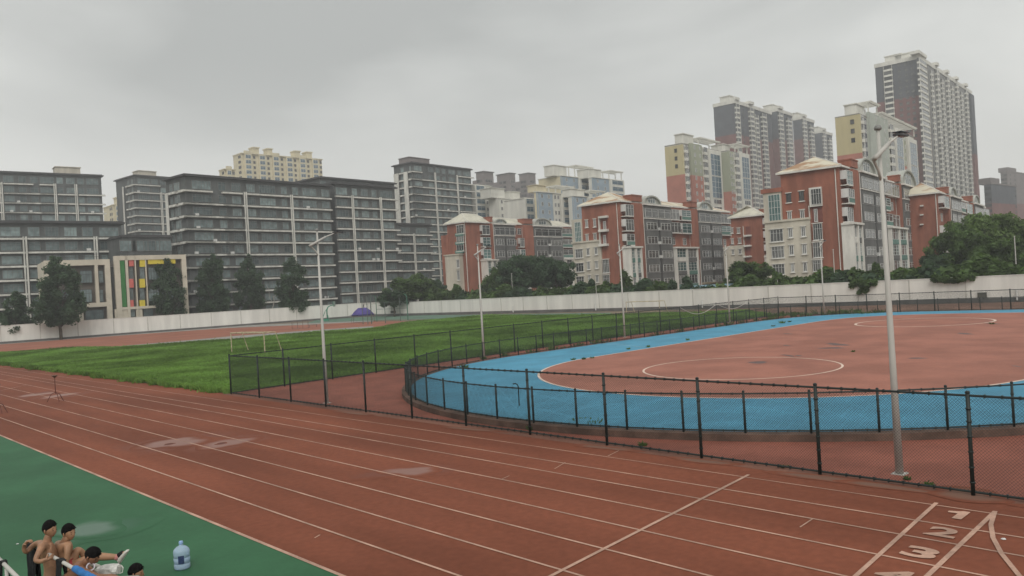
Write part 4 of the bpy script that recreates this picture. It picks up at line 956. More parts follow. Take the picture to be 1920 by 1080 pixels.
# --- far taupe slabs
for (px, py, dep, pxe, pxl, lb) in ((906, 322, 470, 925, 884, 'taupe distant block, leftmost of three above the white houses'), (955, 325, 500, 966, 917, 'taupe distant block, middle one of three above the white houses'), (990, 325, 520, 1004, 963, 'taupe distant block, rightmost of three above the white houses')):
    b = Bld('apartment_building', lb, 'building', px, py, dep, 50, 'taupe distant blocks'); xe = X(pxe, py+8); D = b.l(pxl, py+4)[0]; zt = b.zt; it = []
    m_ = MB(); m_.box(0, xe, 0, D*.62, 0, zt); m_.box(.5, xe-.5, D*.62+.003, D, 0, zt-4.2); b.part('wall', m_, TAUPE)
    m_ = MB(); m_.box(-.5, xe+.5, -.5, D*.62+.5, zt+.003, zt+.5); b.part('roof', m_, mat('dark taupe roof', (.13, .12, .12), .9))
    for z in np.arange(zt-6, 40, -3.0):
        it.append(b.witem('f', xe*.5, z, xe*.7, 1.7, 'w4'))
        for q in (.25, .45): it.append(b.witem('l', D*q, z, 2.2, 1.6, 'g2'))
        for q in (.72, .86): it.append(b.witem('l', D*q, z-4, 2.2, 1.6, 'g2', -.5))
    b.many('window', it, 40)

# --- the tall grey and dark red slabs
BALM = {}
def bal_mesh(w, out, fl):
    k = (round(w, 2), round(out, 2), round(fl, 2))
    if k not in BALM:
        q = MB(); q.box(-w/2, w/2, -out, -.003, -.25, .75); q.box(-w/2+.1, w/2-.1, -out+.25, -.004, .751, fl-.26, 1); q.box(-w/2, -w/2+.16, -out+.02, -out+.24, .752, fl-.26); q.box(w/2-.16, w/2, -out+.02, -out+.24, .752, fl-.26)
        BALM[k] = (q, [WTW, GLR], q.mesh('balcony', [WTW, GLR]))
    return BALM[k]
def slab_tower(b, Wd, D, zt, zs, fl, cols, lcols=(), fronts=(), lwins=(), zlow=20, lim=95, steps=()):
    """grey slab with dark red lower part, columns of white balconies"""
    m_ = MB(); m_.box(0, Wd, 0, D, zs, zt); b.part('wall', m_, TGREY)
    m_ = MB(); m_.box(0, Wd, 0, D, 0, zs-.003); b.part('lower_wall', m_, TRED)
    m_ = MB(); m_.box(-.3, Wd+.3, -.5, D+.3, zt+.003, zt+2.0); b.part('roof', m_, WTW)
    it = []; wi = []
    for (x, w, out, dr) in cols:
        k = bal_mesh(w, out, fl)
        for z in np.arange(zt-dr-fl, zlow, -fl): it.append((k[0], k[1], k[2], (x, 0, z), 0))
        if dr <= 0:
            q = MB(); q.box(x-w/2-.2, x+w/2+.2, -out-.1, 3, zt+2.003, zt+3.6); b.part('parapet', q, WTW)
    for (y, w, out, dr) in lcols:
        k = bal_mesh(w, out, fl)
        for z in np.arange(zt-dr-fl, zlow, -fl): it.append((k[0], k[1], k[2], (0, y, z), -math.pi/2))
    for y in lwins: wi += win_col(b, 'l', y, zt, zlow, fl, 1.5, 1.5, 'g2')
    for x in fronts: wi += win_col(b, 'f', x, zt, zlow, fl, 1.4, 1.5, 'g2')
    b.many('balcony', it, lim)
    if wi: b.many('window', wi, 60)
    for (x0, x1, y0, y1, h) in steps:
        q = MB(); q.box(x0, x1, y0, y1, zt+2.004, zt+h); q.box(x0-.4, x1+.4, y0-.4, y1+.4, zt+h+.003, zt+h+.4); b.part('roof_house', q, WTW)
GT = 'tall grey slabs with white balconies'
b = Bld('tower_block', 'tallest grey tower with columns of white balconies, at the right against the sky', 'tower', 1722, 103, 400, 49, GT)
D = b.l(1640, 120)[0]; xe = X(1822, 200)
def yl_(px, py=200): return b.l(px, py)[0]
zs = b.l(1660, 190)[1]
cs = [(X(px, 200), w, o, d) for px, w, o, d in ((1731, X(1738, 200)-X(1724, 200), 1.2, 0), (1748, 4.2, 1.0, 2), (1757, 4.2, 1.6, 0), (1767, 4.2, 1.2, 3), (1776, 4.4, 1.6, 0), (1785, 4.4, 1.2, 3), (1793, 4.4, 1.6, 0), (1802, 4.6, 1.2, 3), (1810, 4.6, 1.6, 0))]
q = MB(); q.box(X(1743, 200), xe, -.25, -.002, 0, b.zt-2.3); b.part('front_wall', q, mat('pale grey tower front', (.20, .20, .195), .9, .12, .2))
slab_tower(b, xe, D, b.zt-2, zs, 2.85, cs, [(yl_(1669), 4.2, 1.0, 0)], [X(1740, 200)], [yl_(1690), yl_(1703), yl_(1714)], 18, steps=((4, 14, 5, 12, 5), (4, 12, D-12, D-4, 5.5)))
q = MB(); q.box(X(1737, 200), X(1741, 200), -.35, -.003, 0, b.zt-4); b.part('red_strip', q, TRED)
q = MB(); q.box(X(1816, 200)+.5, xe+.02, -1.6, -.003, zs-20, b.zt-3); b.part('end_pier', q, TGREY)
q = MB(); q.box(X(1816, 200)+.5, xe+.02, -1.6, -.003, 0, zs-20.003); b.part('end_pier', q, TRED)
b.T['label'] = 'tallest grey tower with columns of white balconies, at the right against the sky'
for (px, py, dep, pxe, pxl, lb) in ((1376, 187, 455, 1446, 1337, 'leftmost and largest grey and dark red tower of the slab row'),
                                  (1456, 203, 500, 1486, 1440, 'grey and dark red tower, second from the left in the slab row'),
                                  (1502, 218, 540, 1527, 1486, 'grey and dark red tower, third from the left in the slab row'),
                                  (1540, 244, 590, 1561, 1523, 'paler grey tower at the right end of the slab row')):
    b = Bld('tower_block', lb, 'tower', px, py, dep, 49, GT); D = b.l(pxl, py+5)[0]; xe = X(pxe, py+30); zs = b.l((px+pxl)/2, 255 if px < 1400 else 262)[1]
    n = 3 if px < 1400 else 2
    cs = [(xe*(i+.35)/n, xe/n*.5, 1.6 if i % 2 else 1.2, 0 if i % 2 == 0 else 2) for i in range(n)]
    if px < 1400: cs = [(X(p, 230), w, o, d) for p, w, o, d in ((1382, 4.6, 1.2, 0), (1407, 5.5, 1.6, 0), (1417, 4.5, 1.2, 3), (1430, 6, 1.6, 1))]
    slab_tower(b, xe, D, b.zt-2, zs if px < 1530 else 30, 2.85, cs, fronts=[X(1394, 230)] if px < 1400 else [], zlow=30 if px > 1400 else 22, lim=70, steps=((1, min(9, xe-1), 3, 9, 5.0),))
# --- far right
for (px, py, dep, pxe, pxl, lb, mt) in ((1858, 345, 420, 1906, 1845, 'dark grey distant block, lower one at the right edge', TGREY), (1888, 322, 560, 1935, 1876, 'pale grey distant tower rising behind the lower block at the right edge', TAUPE)):
    b = Bld('apartment_building', lb, 'building', px, py, dep, 40); xe = X(pxe, py+20); D = b.l(pxl, py+5)[0]; zt = b.zt; zs = b.f(px+10, 381)[1]
    m_ = MB(); m_.box(0, xe, 0, D, zs, zt); b.part('wall', m_, mt); m_ = MB(); m_.box(0, xe, 0, D, 0, zs-.003); b.part('lower_wall', m_, TRED)
    m_ = MB(); m_.box(-.3, xe+.3, -.3, D+.3, zt+.003, zt+.8); m_.box(xe*.15, xe*.5, 2, 8, zt+.81, zt+4); b.part('roof', m_, TAUPE)
    it = []
    for z in np.arange(zt-3, 20, -3): it += [b.witem('l', D*q, z, 1.8, 1.6, 'g2') for q in (.3, .7)]+[b.witem('f', xe*q, z, 1.8, 1.6, 'g2') for q in ((.12, .3) if mt is TAUPE else (.95,))]
    b.many('window', it, 50)

# ------------------------------------------------------------------ trees and hedges
def leaf_cloud(centers, radii, n, size, seed, flat=0.8, hollow=0.45):
    """n leaf faces spread through clumps; returns V, F"""
    g = np.random.default_rng(seed); k = len(centers); c = np.array(centers); r = np.array(radii)
    wt = r**2; pick = g.choice(k, n, p=wt/wt.sum())
    d = g.normal(size=(n, 3)); d /= np.linalg.norm(d, axis=1)[:, None]
    rad = r[pick]*(hollow+(1-hollow)*g.random(n)**0.6)*(0.85+0.35*g.random(n)); p = c[pick]+d*rad[:, None]*np.array([1, 1, flat])
    nrm = d+g.normal(size=(n, 3))*0.75+np.array([0, 0, 0.35]); nrm /= np.linalg.norm(nrm, axis=1)[:, None]
    a = np.cross(nrm, g.normal(size=(n, 3))); a /= np.linalg.norm(a, axis=1)[:, None]; b_ = np.cross(nrm, a)
    s = size*(0.55+0.9*g.random(n))[:, None]
    V = np.stack([p-a*s, p-b_*s*0.55+nrm*s*.15, p+a*s, p+b_*s*0.55+nrm*s*.15], 1).reshape(-1, 3)
    return V, np.arange(4*n).reshape(n, 4)
def limb(b, p0, p1, r0, r1, g, n=4, wob=.12):
    p0, p1 = Vector(p0), Vector(p1); L_ = (p1-p0).length; pts = []
    for i in range(n+1):
        t = i/n; q = p0.lerp(p1, t)
        if 0 < i < n: q = q+Vector((g.uniform(-1, 1), g.uniform(-1, 1), g.uniform(-.4, .4)))*L_*wob
        pts.append(q)
    b.tube(pts, [r0+(r1-r0)*i/n for i in range(n+1)], 7)
TREEM = {}
def tree_meshes(kind, seed):
    if (kind, seed) in TREEM: return TREEM[(kind, seed)]
    g = random.Random(seed); C_, R_ = [], []; tb = MB()
    if kind == 'poplar':            # unit: about 13 m tall, ragged upright oval
        H_ = 13.0; limb(tb, (0, 0, -.2), (g.uniform(-.3, .3), g.uniform(-.3, .3), H_*.86), .24, .04, g, 7, .015)
        for i in range(125):
            t = g.random(); z = 2.6+t*(H_-3.6); prof = 3.7*math.sin(math.pi*min(1, (t*.80+.15)))**.55*(1.0-.22*t); a = g.uniform(0, 6.283); rr = prof*g.uniform(.08, .92)**.6
            q = (rr*math.cos(a), rr*math.sin(a), z+g.uniform(-.3, .3)); C_.append(q); R_.append(g.uniform(.45, .95)*(1.1-.3*t))
            if i % 3 == 0: limb(tb, (0, 0, max(1.9, z-rr*1.3-.6)), q, .07, .02, g, 3, .05)
        for i in range(4): C_.append((g.uniform(-.5, .5), g.uniform(-.5, .5), H_-1.0+i*.25)); R_.append(.55)
        V, F_ = leaf_cloud(C_, R_, 15000, .20, seed, 1.15, .05)
    elif kind == 'round':           # broad spreading tree, about 9 m
        H_ = 9.0; limb(tb, (0, 0, -.2), (g.uniform(-.4, .4), g.uniform(-.4, .4), H_*.45), .28, .18, g, 4, .03)
        for i in range(66):
            a = g.uniform(0, 6.283); u = g.random()**.6; e_ = g.uniform(-.15, 1.0); rr = 4.6*u*math.cos(e_*1.15)
            q = (rr*math.cos(a), rr*math.sin(a), H_*.50+3.6*math.sin(e_*1.3)*(.55+.45*u)+g.uniform(-.4, .4)); C_.append(q); R_.append(g.uniform(.55, 1.2))
            if i % 4 == 0: limb(tb, (0, 0, H_*.36), q, .12, .03, g, 3, .08)
        V, F_ = leaf_cloud(C_, R_, 15000, .22, seed, .8, .1)
    elif kind == 'bush':            # about 3.4 m, leaves to the ground
        H_ = 3.4
        for i in range(4): limb(tb, (g.uniform(-.3, .3), g.uniform(-.3, .3), -.1), (g.uniform(-1, 1), g.uniform(-1, 1), H_*.7), .05, .02, g, 3, .08)
        for i in range(22):
            a = g.uniform(0, 6.283); rr = 1.7*g.random()**.6; z = g.uniform(.4, H_-.5-rr*.5); C_.append((rr*math.cos(a), rr*math.sin(a), z)); R_.append(g.uniform(.45, .85))
        V, F_ = leaf_cloud(C_, R_, 5200, .22, seed, .85, .1)
    elif kind == 'conifer':         # pointed shrub with upright sprays, about 4 m
        H_ = 4.2; limb(tb, (0, 0, -.1), (0, 0, H_*.9), .08, .02, g, 3, .01)
        for i in range(26):
            t = g.random(); a = g.uniform(0, 6.283); rr = 1.5*(1-t)**.7*g.uniform(.3, 1); C_.append((rr*math.cos(a), rr*math.sin(a), .3+t*(H_-.6))); R_.append(.35+.4*(1-t))
        V, F_ = leaf_cloud(C_, R_, 3600, .18, seed, 1.3, .1)
    TREEM[(kind, seed)] = (tb.mesh('trunk', BARK, True), V, F_, H_); return TREEM[(kind, seed)]
CROWN = {}
def tree(kind, seed, x, y, h, label, group, leaf, wide=1.0, rz=None, z=0.0, name=None, cat='tree'):
    tm, V, F_, H_ = tree_meshes(kind, seed); k = (kind, seed, leaf.name)
    if k not in CROWN: CROWN[k] = npmesh('crown', V, F_, leaf)
    T = thing(name or {'poplar': 'poplar_tree', 'round': 'broadleaf_tree', 'bush': 'shrub', 'conifer': 'pointed_shrub'}[kind], label, cat, (x, y, z), (seed*1.7) % 6.28 if rz is None else rz, group)
    s = h/H_; T.scale = (s*wide, s*wide, s)
    link('trunk', tm, T); link('crown', CROWN[k], T); return T
GPOP = 'row of dark trees before the left white wall'
for i, (px, py, ty, w, lb) in enumerate(((33, 642, 548, 1.0, 'small round dark tree at the far left edge before the white wall'), (115, 637, 484, 1.12, 'tallest dark tree of the left row, in front of the beige kindergarten wing'),
        (317, 619, 480, 1.02, 'dark tree hiding the right end of the kindergarten panels'), (403, 612, 480, .95, 'dark tree just right of the kindergarten, before the charcoal block'),
        (472, 606, 480, .85, 'slim dark tree, second from the right in the left row'), (554, 603, 483, .98, 'dark tree at the right end of the left row'))):
    g_ = gp(px, py); dep = float((g_-CAM) @ Fv); h = (py-ty)/FPX*dep*1.01
    tree('poplar', 20+i, g_[0], g_[1], h, lb, GPOP, LEAFD, w if i else 1.25*w, rz=i*1.3)
# dead pale branches between the dark trees
g_ = gp(512, 603); d_ = float((g_-CAM) @ Fv); tb = MB(); rr = random.Random(4)
limb(tb, (0, 0, 0), (.4, 0, 6), .10, .07, rr); limb(tb, (.3, 0, 4.4), (-.9, .5, 8.6), .07, .03, rr); limb(tb, (.4, 0, 5.5), (1.3, -.6, 8.2), .06, .02, rr); limb(tb, (.2, 0, 4), (1.1, .2, 6.3), .05, .02, rr)
T = thing('bare_tree', 'bare pale trunk with forked branches standing between two dark trees', 'tree', (g_[0]+1.5, g_[1]+3, 0)); tb.build('trunk', BIRCH, T, smooth=True)
# broad trees behind the long wall
GR = 'broad green trees behind the right white wall'
def at(px, py, dep): q = dp(px, py, dep); return q
for (px, py, dep, ty, wm, seed, leaf, lb) in (
        (772, 560, 172, 513, 1.25, 31, LEAFM, 'round green tree behind the wall corner, left of the small brick house'),
        (812, 560, 176, 522, 1.0, 32, LEAFD, 'darker small tree between the round green tree and the small brick house'),
        (738, 568, 168, 540, 1.2, 33, LEAFD, 'low dark tree above the cage posts at the wall corner'),
        (985, 555, 158, 472, 1.0, 34, LEAFD, 'large dark tree hiding the foot of the small brick house'),
        (1048, 555, 152, 474, .80, 35, LEAFD, 'dark tree touching the left edge of the middle brick house'),
        (940, 558, 160, 500, .9, 36, LEAFM, 'lower green tree at the left foot of the large dark tree'),
        (1405, 535, 122, 484, 1.05, 33, LEAFM, 'round green tree between the two largest houses'),
        (1800, 520, 113, 418, .85, 31, LEAFM, 'green tree at the left flank of the big tree group at the right'),
        (1850, 520, 116, 392, .85, 34, LEAFL, 'tallest tree of the big group at the right, pale green top'),
        (1905, 515, 114, 388, .9, 35, LEAFL, 'big green tree at the right edge, before the grey distant blocks'),
        (1880, 515, 104, 440, 1.0, 36, LEAFM, 'mid green tree in front of the tall ones at the right'),
        (1770, 520, 112, 470, 1.1, 32, LEAFD, 'lower dark tree where the big group meets the last brick house')):
    q = at(px, py, dep); h = (py-ty)/FPX*dep+q[2]; h = max(h, 4)
    tree('round', seed, q[0], q[1], h, lb, GR, leaf, wm)
# hedge of single shrubs along the wall
GH = 'hedge shrubs along the top of the right white wall'
hs = []
mk = {860: 'below the white stair tower of the small brick house', 1180: 'below the first white balcony tower of the middle brick house', 1620: 'hanging over the wall just left of the nearest lamp post'}
def near_txt(px):
    for a, c, t in ((0, 905, 'below the small brick house'), (905, 1075, 'under the large dark trees'), (1075, 1165, 'by the middle house cream wall'), (1165, 1300, 'by the middle house grey bays'),
                    (1300, 1375, 'at the middle house right end'), (1375, 1440, 'between the two largest houses'), (1440, 1560, 'by the largest house cream wall'), (1560, 1700, 'around the nearest lamp post'), (1700, 1950, 'under the big trees at the right')):
        if a <= px < c: return t
shr = []
for px, py, tp, kd, lf in ((832, 560, 535, 'bush', LEAFM), (858, 560, 532, 'conifer', LEAFM), (882, 558, 538, 'bush', LEAFD), (905, 556, 530, 'bush', LEAFD), (925, 556, 526, 'bush', LEAFM), (950, 555, 532, 'bush', LEAFM), (975, 554, 530, 'bush', LEAFD), (1000, 554, 534, 'bush', LEAFD),
        (1028, 553, 530, 'bush', LEAFM), (1050, 552, 528, 'bush', LEAFM), (1072, 551, 536, 'conifer', LEAFL), (1092, 550, 528, 'bush', LEAFD), (1110, 549, 524, 'conifer', LEAFD), (1130, 548, 526, 'bush', LEAFM), (1152, 547, 520, 'bush', LEAFM), (1172, 546, 506, 'conifer', LEAFM), (1190, 545, 516, 'bush', LEAFD),
        (1212, 544, 522, 'bush', LEAFD), (1236, 543, 520, 'bush', LEAFM), (1262, 542, 524, 'conifer', LEAFD), (1288, 541, 516, 'conifer', LEAFD), (1312, 540, 526, 'bush', LEAFD), (1382, 538, 514, 'bush', LEAFL), (1408, 537, 514, 'bush', LEAFM), (1432, 537, 518, 'bush', LEAFM),
        (1458, 537, 508, 'conifer', LEAFM), (1482, 536, 506, 'bush', LEAFM), (1506, 535, 512, 'bush', LEAFD), (1530, 534, 504, 'bush', LEAFM), (1552, 533, 500, 'bush', LEAFM), (1578, 533, 498, 'bush', LEAFD), (1604, 533, 494, 'bush', LEAFD), (1622, 534, 492, 'bush', LEAFM), (1644, 532, 492, 'conifer', LEAFM), (1668, 530, 492, 'bush', LEAFD), (1692, 529, 502, 'bush', LEAFM),
        (1716, 528, 494, 'bush', LEAFD), (1742, 526, 488, 'bush', LEAFM), (1766, 525, 480, 'bush', LEAFD), (1792, 524, 480, 'bush', LEAFM), (1818, 523, 476, 'bush', LEAFM), (1844, 522, 476, 'bush', LEAFM), (1872, 521, 480, 'bush', LEAFM), (1900, 520, 478, 'bush', LEAFM)):
    # plane two metres behind the right wall
    a = np.array([WR1[0]+5.3, WR1[1], 0.]); d = np.array([WLC[0]-WR1[0], WLC[1]-WR1[1], 0.]); d /= np.linalg.norm(d); n = np.array([-d[1], d[0], 0.])
    r_ = ray(px, py); t = ((a-CAM)@n)/(r_@n); q = CAM+r_*t; top = CAM[2]+0
    r2 = ray(px, tp); t2 = ((a-CAM)@n)/(r2@n); zt_ = (CAM+r2*t2)[2]
    shr.append((px, q, max(zt_, 2.8), kd, lf))
from collections import defaultdict
cnt = defaultdict(int); tot = defaultdict(int)
for s_ in shr: tot[near_txt(s_[0])] += 1
ORD = ['first', 'second', 'third', 'fourth', 'fifth', 'sixth', 'seventh', 'eighth', 'ninth', 'tenth', 'eleventh']
LN = {LEAFD.name: 'dark', LEAFM.name: 'mid green', LEAFL.name: 'light green'}
for i, (px, q, h, kd, lf) in enumerate(shr):
    t = near_txt(px); o_ = ORD[cnt[t]]; cnt[t] += 1
    tree(kd, 50+i % 6, q[0], q[1], h, '%s %s %s, %s from the left' % (LN[lf.name], 'pointed shrub' if kd == 'conifer' else 'bushy shrub', t, o_), GH, lf, 1.2 if kd == 'bush' else 1.0, cat='shrub')
# creeper hanging over the wall
def creeper(px, py, w, hgt, label, seed):
    a = np.array([WR1[0]-.15, WR1[1], 0.]); d = np.array([WLC[0]-WR1[0], WLC[1]-WR1[1], 0.]); d /= np.linalg.norm(d); n = np.array([-d[1], d[0], 0.])
    r_ = ray(px, py); t = ((a-CAM)@n)/(r_@n); q = CAM+r_*t; g = random.Random(seed); C_, R_ = [], []
    for i in range(16):
        u = g.uniform(-1, 1); v = g.random(); C_.append((u*w*(1-v*.75), g.uniform(-.2, .25), 2.95-v*hgt)); R_.append(.25+.3*(1-v))
    V, F_ = leaf_cloud(C_, R_, 2600, .15, seed, .9, .05)
    o = link('creeper', npmesh('creeper', V, F_, LEAFM), None, (q[0], q[1], 0), math.atan2(d[1], d[0])); tag(o, label, 'creeper', 'creepers hanging over the wall')
creeper(1618, 540, 2.0, 1.4, 'wide green creeper spilling down the white wall left of the nearest lamp post', 81)
creeper(1786, 525, 2.4, .5, 'shallow creeper over the wall below the big trees at the right', 83)

# ------------------------------------------------------------------ long grass of the infield
fld = [(17.75, 39.9), (17.7, 200), (30, 150)] + [tuple(gp(x, y)[:2]) for x, y in ((0, 661), (120, 654), (240, 651), (330, 646), (440, 637.5), (560, 627), (700, 616), (770, 604), (900, 593.5), (1150, 591), (1300, 588), (1400, 584))] + [(84, 46), (80, 42.2), (60, 41.6), (40, 41.0), (20, 40.2)]
fld[1] = (17.7, 128); fld[2] = (22.5, 128)
gs = MB(); gs.face([(p[0], p[1], 0.02) for p in fld]); struct(gs.build('infield_ground', SOIL))
def inside(px, py, poly):
    r = np.zeros(len(px), bool); j = len(poly)-1
    for i in range(len(poly)):
        xi, yi = poly[i]; xj, yj = poly[j]
        c = ((yi > py) != (yj > py)) & (px < (xj-xi)*(py-yi)/(yj-yi+1e-12)+xi); r ^= c; j = i
    return r
def blades(n, seed, dens_near):
    g = np.random.default_rng(seed); X_ = g.uniform(17.2, 95, n); Y_ = g.uniform(39.5, 128, n)
    dep = X_*Fv[0]+Y_*Fv[1]; keep = inside(X_, Y_, fld) & (g.random(n) < np.clip((58/dep)**1.3, 0.12, 1)); X_, Y_, dep = X_[keep], Y_[keep], dep[keep]
    patch = (np.sin(X_*.35+1.3)*np.sin(Y_*.27+.4)+np.sin(X_*.9+Y_*.6)*.5+np.sin(X_*.13-Y_*.17)*.7)
    edge = np.clip((X_-17.2)/2.0, .45, 1)*np.clip(1-(np.abs(X_-60)-30)/8, .5, 1)
    h = (.17+.09*patch*.6+.13*g.random(len(X_)))*edge; h = np.clip(h, .06, .6); tall = g.random(len(X_)) < .012; h[tall] *= 1.8
    a = g.uniform(0, 6.283, len(X_)); w = (.026+.0006*dep)*(.6+.8*g.random(len(X_))); w[tall] *= .6
    ln_ = g.normal(size=(len(X_), 2))*h[:, None]*.55
    dx, dy = np.cos(a)*w, np.sin(a)*w; z0 = np.full(len(X_), .01)
    V = np.stack([np.stack([X_-dx, Y_-dy, z0], 1), np.stack([X_+dx, Y_+dy, z0], 1), np.stack([X_+ln_[:, 0]+dx*.4, Y_+ln_[:, 1]+dy*.4, h], 1), np.stack([X_+ln_[:, 0]-dx*.4, Y_+ln_[:, 1]-dy*.4, h*.92], 1)], 1).reshape(-1, 3)
    return V, np.arange(len(V)).reshape(-1, 4)
def fringe(n, seed):
    """ragged edge where the grass creeps over the track"""
    g = np.random.default_rng(seed); y = g.uniform(39.6, 110, n); x = 17.75-np.abs(g.normal(size=n))*(.13+.12*np.sin(y*1.7)*np.sin(y*.63+1)+.08*np.sin(y*5.1)).clip(.04, 1); h = g.uniform(.10, .34, n); a = g.uniform(0, 6.283, n); w = .03+.0005*y
    dx, dy = np.cos(a)*w, np.sin(a)*w; lx = g.normal(size=(n, 2))*.08-np.array([.05, 0]); z0 = np.full(n, .012)
    return np.stack([np.stack([x-dx, y-dy, z0], 1), np.stack([x+dx, y+dy, z0], 1), np.stack([x+lx[:, 0]+dx*.4, y+lx[:, 1]+dy*.4, h], 1), np.stack([x+lx[:, 0]-dx*.4, y+lx[:, 1]-dy*.4, h*.9], 1)], 1).reshape(-1, 3)
V, F_ = blades(800000, 3, 1); V = np.concatenate([V, fringe(16000, 8)]); F_ = np.arange(len(V)).reshape(-1, 4); o = stuff(link('long_grass', npmesh('long_grass', V, F_, GRASS))); o['label'] = 'long unmown green grass covering the infield'; o['category'] = 'grass'
# weed clumps standing out of the grass and along edges
def clump(n, spread, h, seed, size):
    g = np.random.default_rng(seed); a = g.uniform(0, 6.283, n); r_ = spread*g.random(n)**.5; x, y = r_*np.cos(a), r_*np.sin(a); hh = h*(.5+.6*g.random(n))
    b_ = g.uniform(0, 6.283, n); dx, dy = np.cos(b_)*size, np.sin(b_)*size; lx, ly = x*.6+g.normal(size=n)*.05, y*.6+g.normal(size=n)*.05
    V = np.stack([np.stack([x-dx, y-dy, x*0], 1), np.stack([x+dx, y+dy, x*0], 1), np.stack([x+lx+dx*.3, y+ly+dy*.3, hh], 1), np.stack([x+lx-dx*.3, y+ly-dy*.3, hh*.85], 1)], 1).reshape(-1, 3)
    return V, np.arange(4*n).reshape(-1, 4)
VW, FW = [], []; off = 0; g_ = np.random.default_rng(12)
spots = [(gp(x, y, z)[:2], z, sz) for x, y, z, sz in ((1112, 804, 0.02, .3), (1090, 798, .0, .28), (1130, 808, 0, .2), (972, 797, 0, .2), (800, 762, 0, .2), (870, 690, RZ, .25), (1075, 675, RZ, .12), (1095, 674, RZ, .14), (1110, 672, RZ, .12), (1178, 655, RZ, .12), (1215, 651, RZ, .15), (1290, 638, RZ, .15), (1450, 612, RZ, .15), (1467, 606, RZ, .25), (1480, 604, RZ, .15), (1860, 608, RZ, .15), (1600, 660, RZ, .1), (1702, 899, 0, .07), (1740, 910, 0, .08), (1470, 877, 0, .08), (1205, 836, 0, .12), (1000, 806, 0, .2))]
for i in range(26):     # tufts along the kerb foot and the fence line
    spots.append(((g_.uniform(34, 76), 37.2+g_.uniform(.0, 2.0)), 0, g_.uniform(.2, .5)))
for i in range(14): spots.append(((17.7+abs(g_.normal())*.5, g_.uniform(40, 66)), 0, g_.uniform(.12, .25)))
for i in range(30): spots.append(((g_.uniform(76, 82), g_.uniform(30, 41)), 0, g_.uniform(.3, .7)))
for i, (p, z, sz) in enumerate(spots):
    v, f = clump(26, sz*.8, sz, 900+i, .03+.03*sz); v = v+np.array([p[0], p[1], z]); VW.append(v); FW.append(f+off); off += len(v)
o = stuff(link('weeds', npmesh('weeds', np.concatenate(VW), np.concatenate(FW), LEAFM))); o['label'] = 'small weeds growing from kerbs, fence foot and court cracks'; o['category'] = 'weeds'

# ------------------------------------------------------------------ small things round the field
RUST = mat('rusty cream steel', (0.50, 0.42, 0.28), 0.8, 0.35, 3.0)
def goal(px0, py0, px1, py1, h, label, zb=0.0):
    a, c = gp(px0, py0), gp(px1, py1); d = Vector((c[0]-a[0], c[1]-a[1])); w = d.length; T = thing('goal_frame', label, 'goal', (a[0], a[1], 0), math.atan2(d.y, d.x), 'small goal frames')
    q = MB(); q.tube([(0, 0, 0), (0, 0, h)], .045, 8); q.tube([(w, 0, 0), (w, 0, h)], .045, 8); q.build('post', RUST, T); q = MB(); q.tube([(-.04, 0, h), (w+.04, 0, h)], .05, 8); q.build('crossbar', RUST, T)
    q = MB(); q.tube([(0, 1.1, h), (w, 1.1, h)], .035, 8)
    for x in (0, w): q.tube([(x, 0, h), (x, 1.1, h)], .035, 8); q.tube([(x, 1.1, h), (x, 1.7, 0)], .035, 8)
    q.tube([(0, 1.7, .06), (w, 1.7, .06)], .03, 8); q.build('rear_frame', RUST, T); return T
goal(435, 664, 497, 666, 1.95, 'small rusty cream goal frame standing in the long grass at the left')
goal(1175, 587, 1237, 586, 1.6, 'small rusty goal frame far off against the right white wall')
# low bars
STEEL = mat('dull brown steel', (0.16, 0.11, 0.09), 0.7, 0.25, 2.0)
g_ = gp(548, 617); T = thing('exercise_bars', 'low brown exercise bars at the far grass edge, left of the canopy', 'exercise bars', g_, -0.4)
for i in range(4): q = MB(); q.tube([(i*.85, 0, 0), (i*.85, 0, 1.25)], .035, 6); q.build('post', STEEL, T)
q = MB(); q.tube([(0, 0, 1.25), (.85, 0, 1.25)], .03, 6); q.tube([(1.7, 0, 1.25), (2.55, 0, 1.25)], .03, 6); q.build('rail', STEEL, T); q = MB(); q.box(-.1, 2.65, -.25, .25, 0, .05); q.build('base', STEEL, T)
g_ = gp(578, 614.5); T = thing('bench', 'low dark bench at the grass edge behind the left lamp post', 'bench', g_, -0.5)
q = MB(); q.box(0, 1.5, -.18, .18, .42, .48); q.build('seat', STEEL, T)
for x in (.15, 1.3): q = MB(); q.box(x, x+.08, -.16, .16, 0, .417); q.build('leg', STEEL, T)
# basketball hoop
HG = mat('green hoop steel', (0.02, 0.22, 0.13), 0.5, 0.15)
g_ = gp(613, 601); T = thing('basketball_hoop', 'green basketball hoop before the left white wall, beside the purple canopy', 'basketball hoop', g_, -YAW-.0)
q = MB(); q.box(-1.3, .4, -.5, .5, 0, .35); q.build('base', HG, T)
q = MB(); q.tube([(.1, 0, .35), (.1, 0, 2.2), (.35, 0, 2.8), (.9, 0, 3.1), (1.7, 0, 3.2)], [.13, .12, .11, .09, .07], 8); q.build('post', HG, T, smooth=True)
q = MB(); q.tube([(-1.0, -.2, .35), (-.3, -.1, 1.9), (.2, 0, 2.6)], .04, 6); q.tube([(-1.0, .2, .35), (-.3, .1, 1.9), (.2, 0, 2.6)], .04, 6); q.tube([(.5, 0, .35), (.2, 0, 1.2)], .05, 6); q.build('brace', HG, T)
bd = MB(); bd.box(1.7, 1.74, -.9, .9, 2.9, 3.95); bd = bd.build('backboard', mat('clear backboard', (.30, .36, .34), .3, .1), T)
q = MB(); q.box(1.68, 1.76, -.93, -.9, 2.87, 3.98); q.box(1.68, 1.76, .9, .93, 2.87, 3.98); q.box(1.68, 1.76, -.9, .9, 3.951, 3.98); q.box(1.68, 1.76, -.9, .9, 2.87, 2.899); q.build('board_frame', HG, bd)
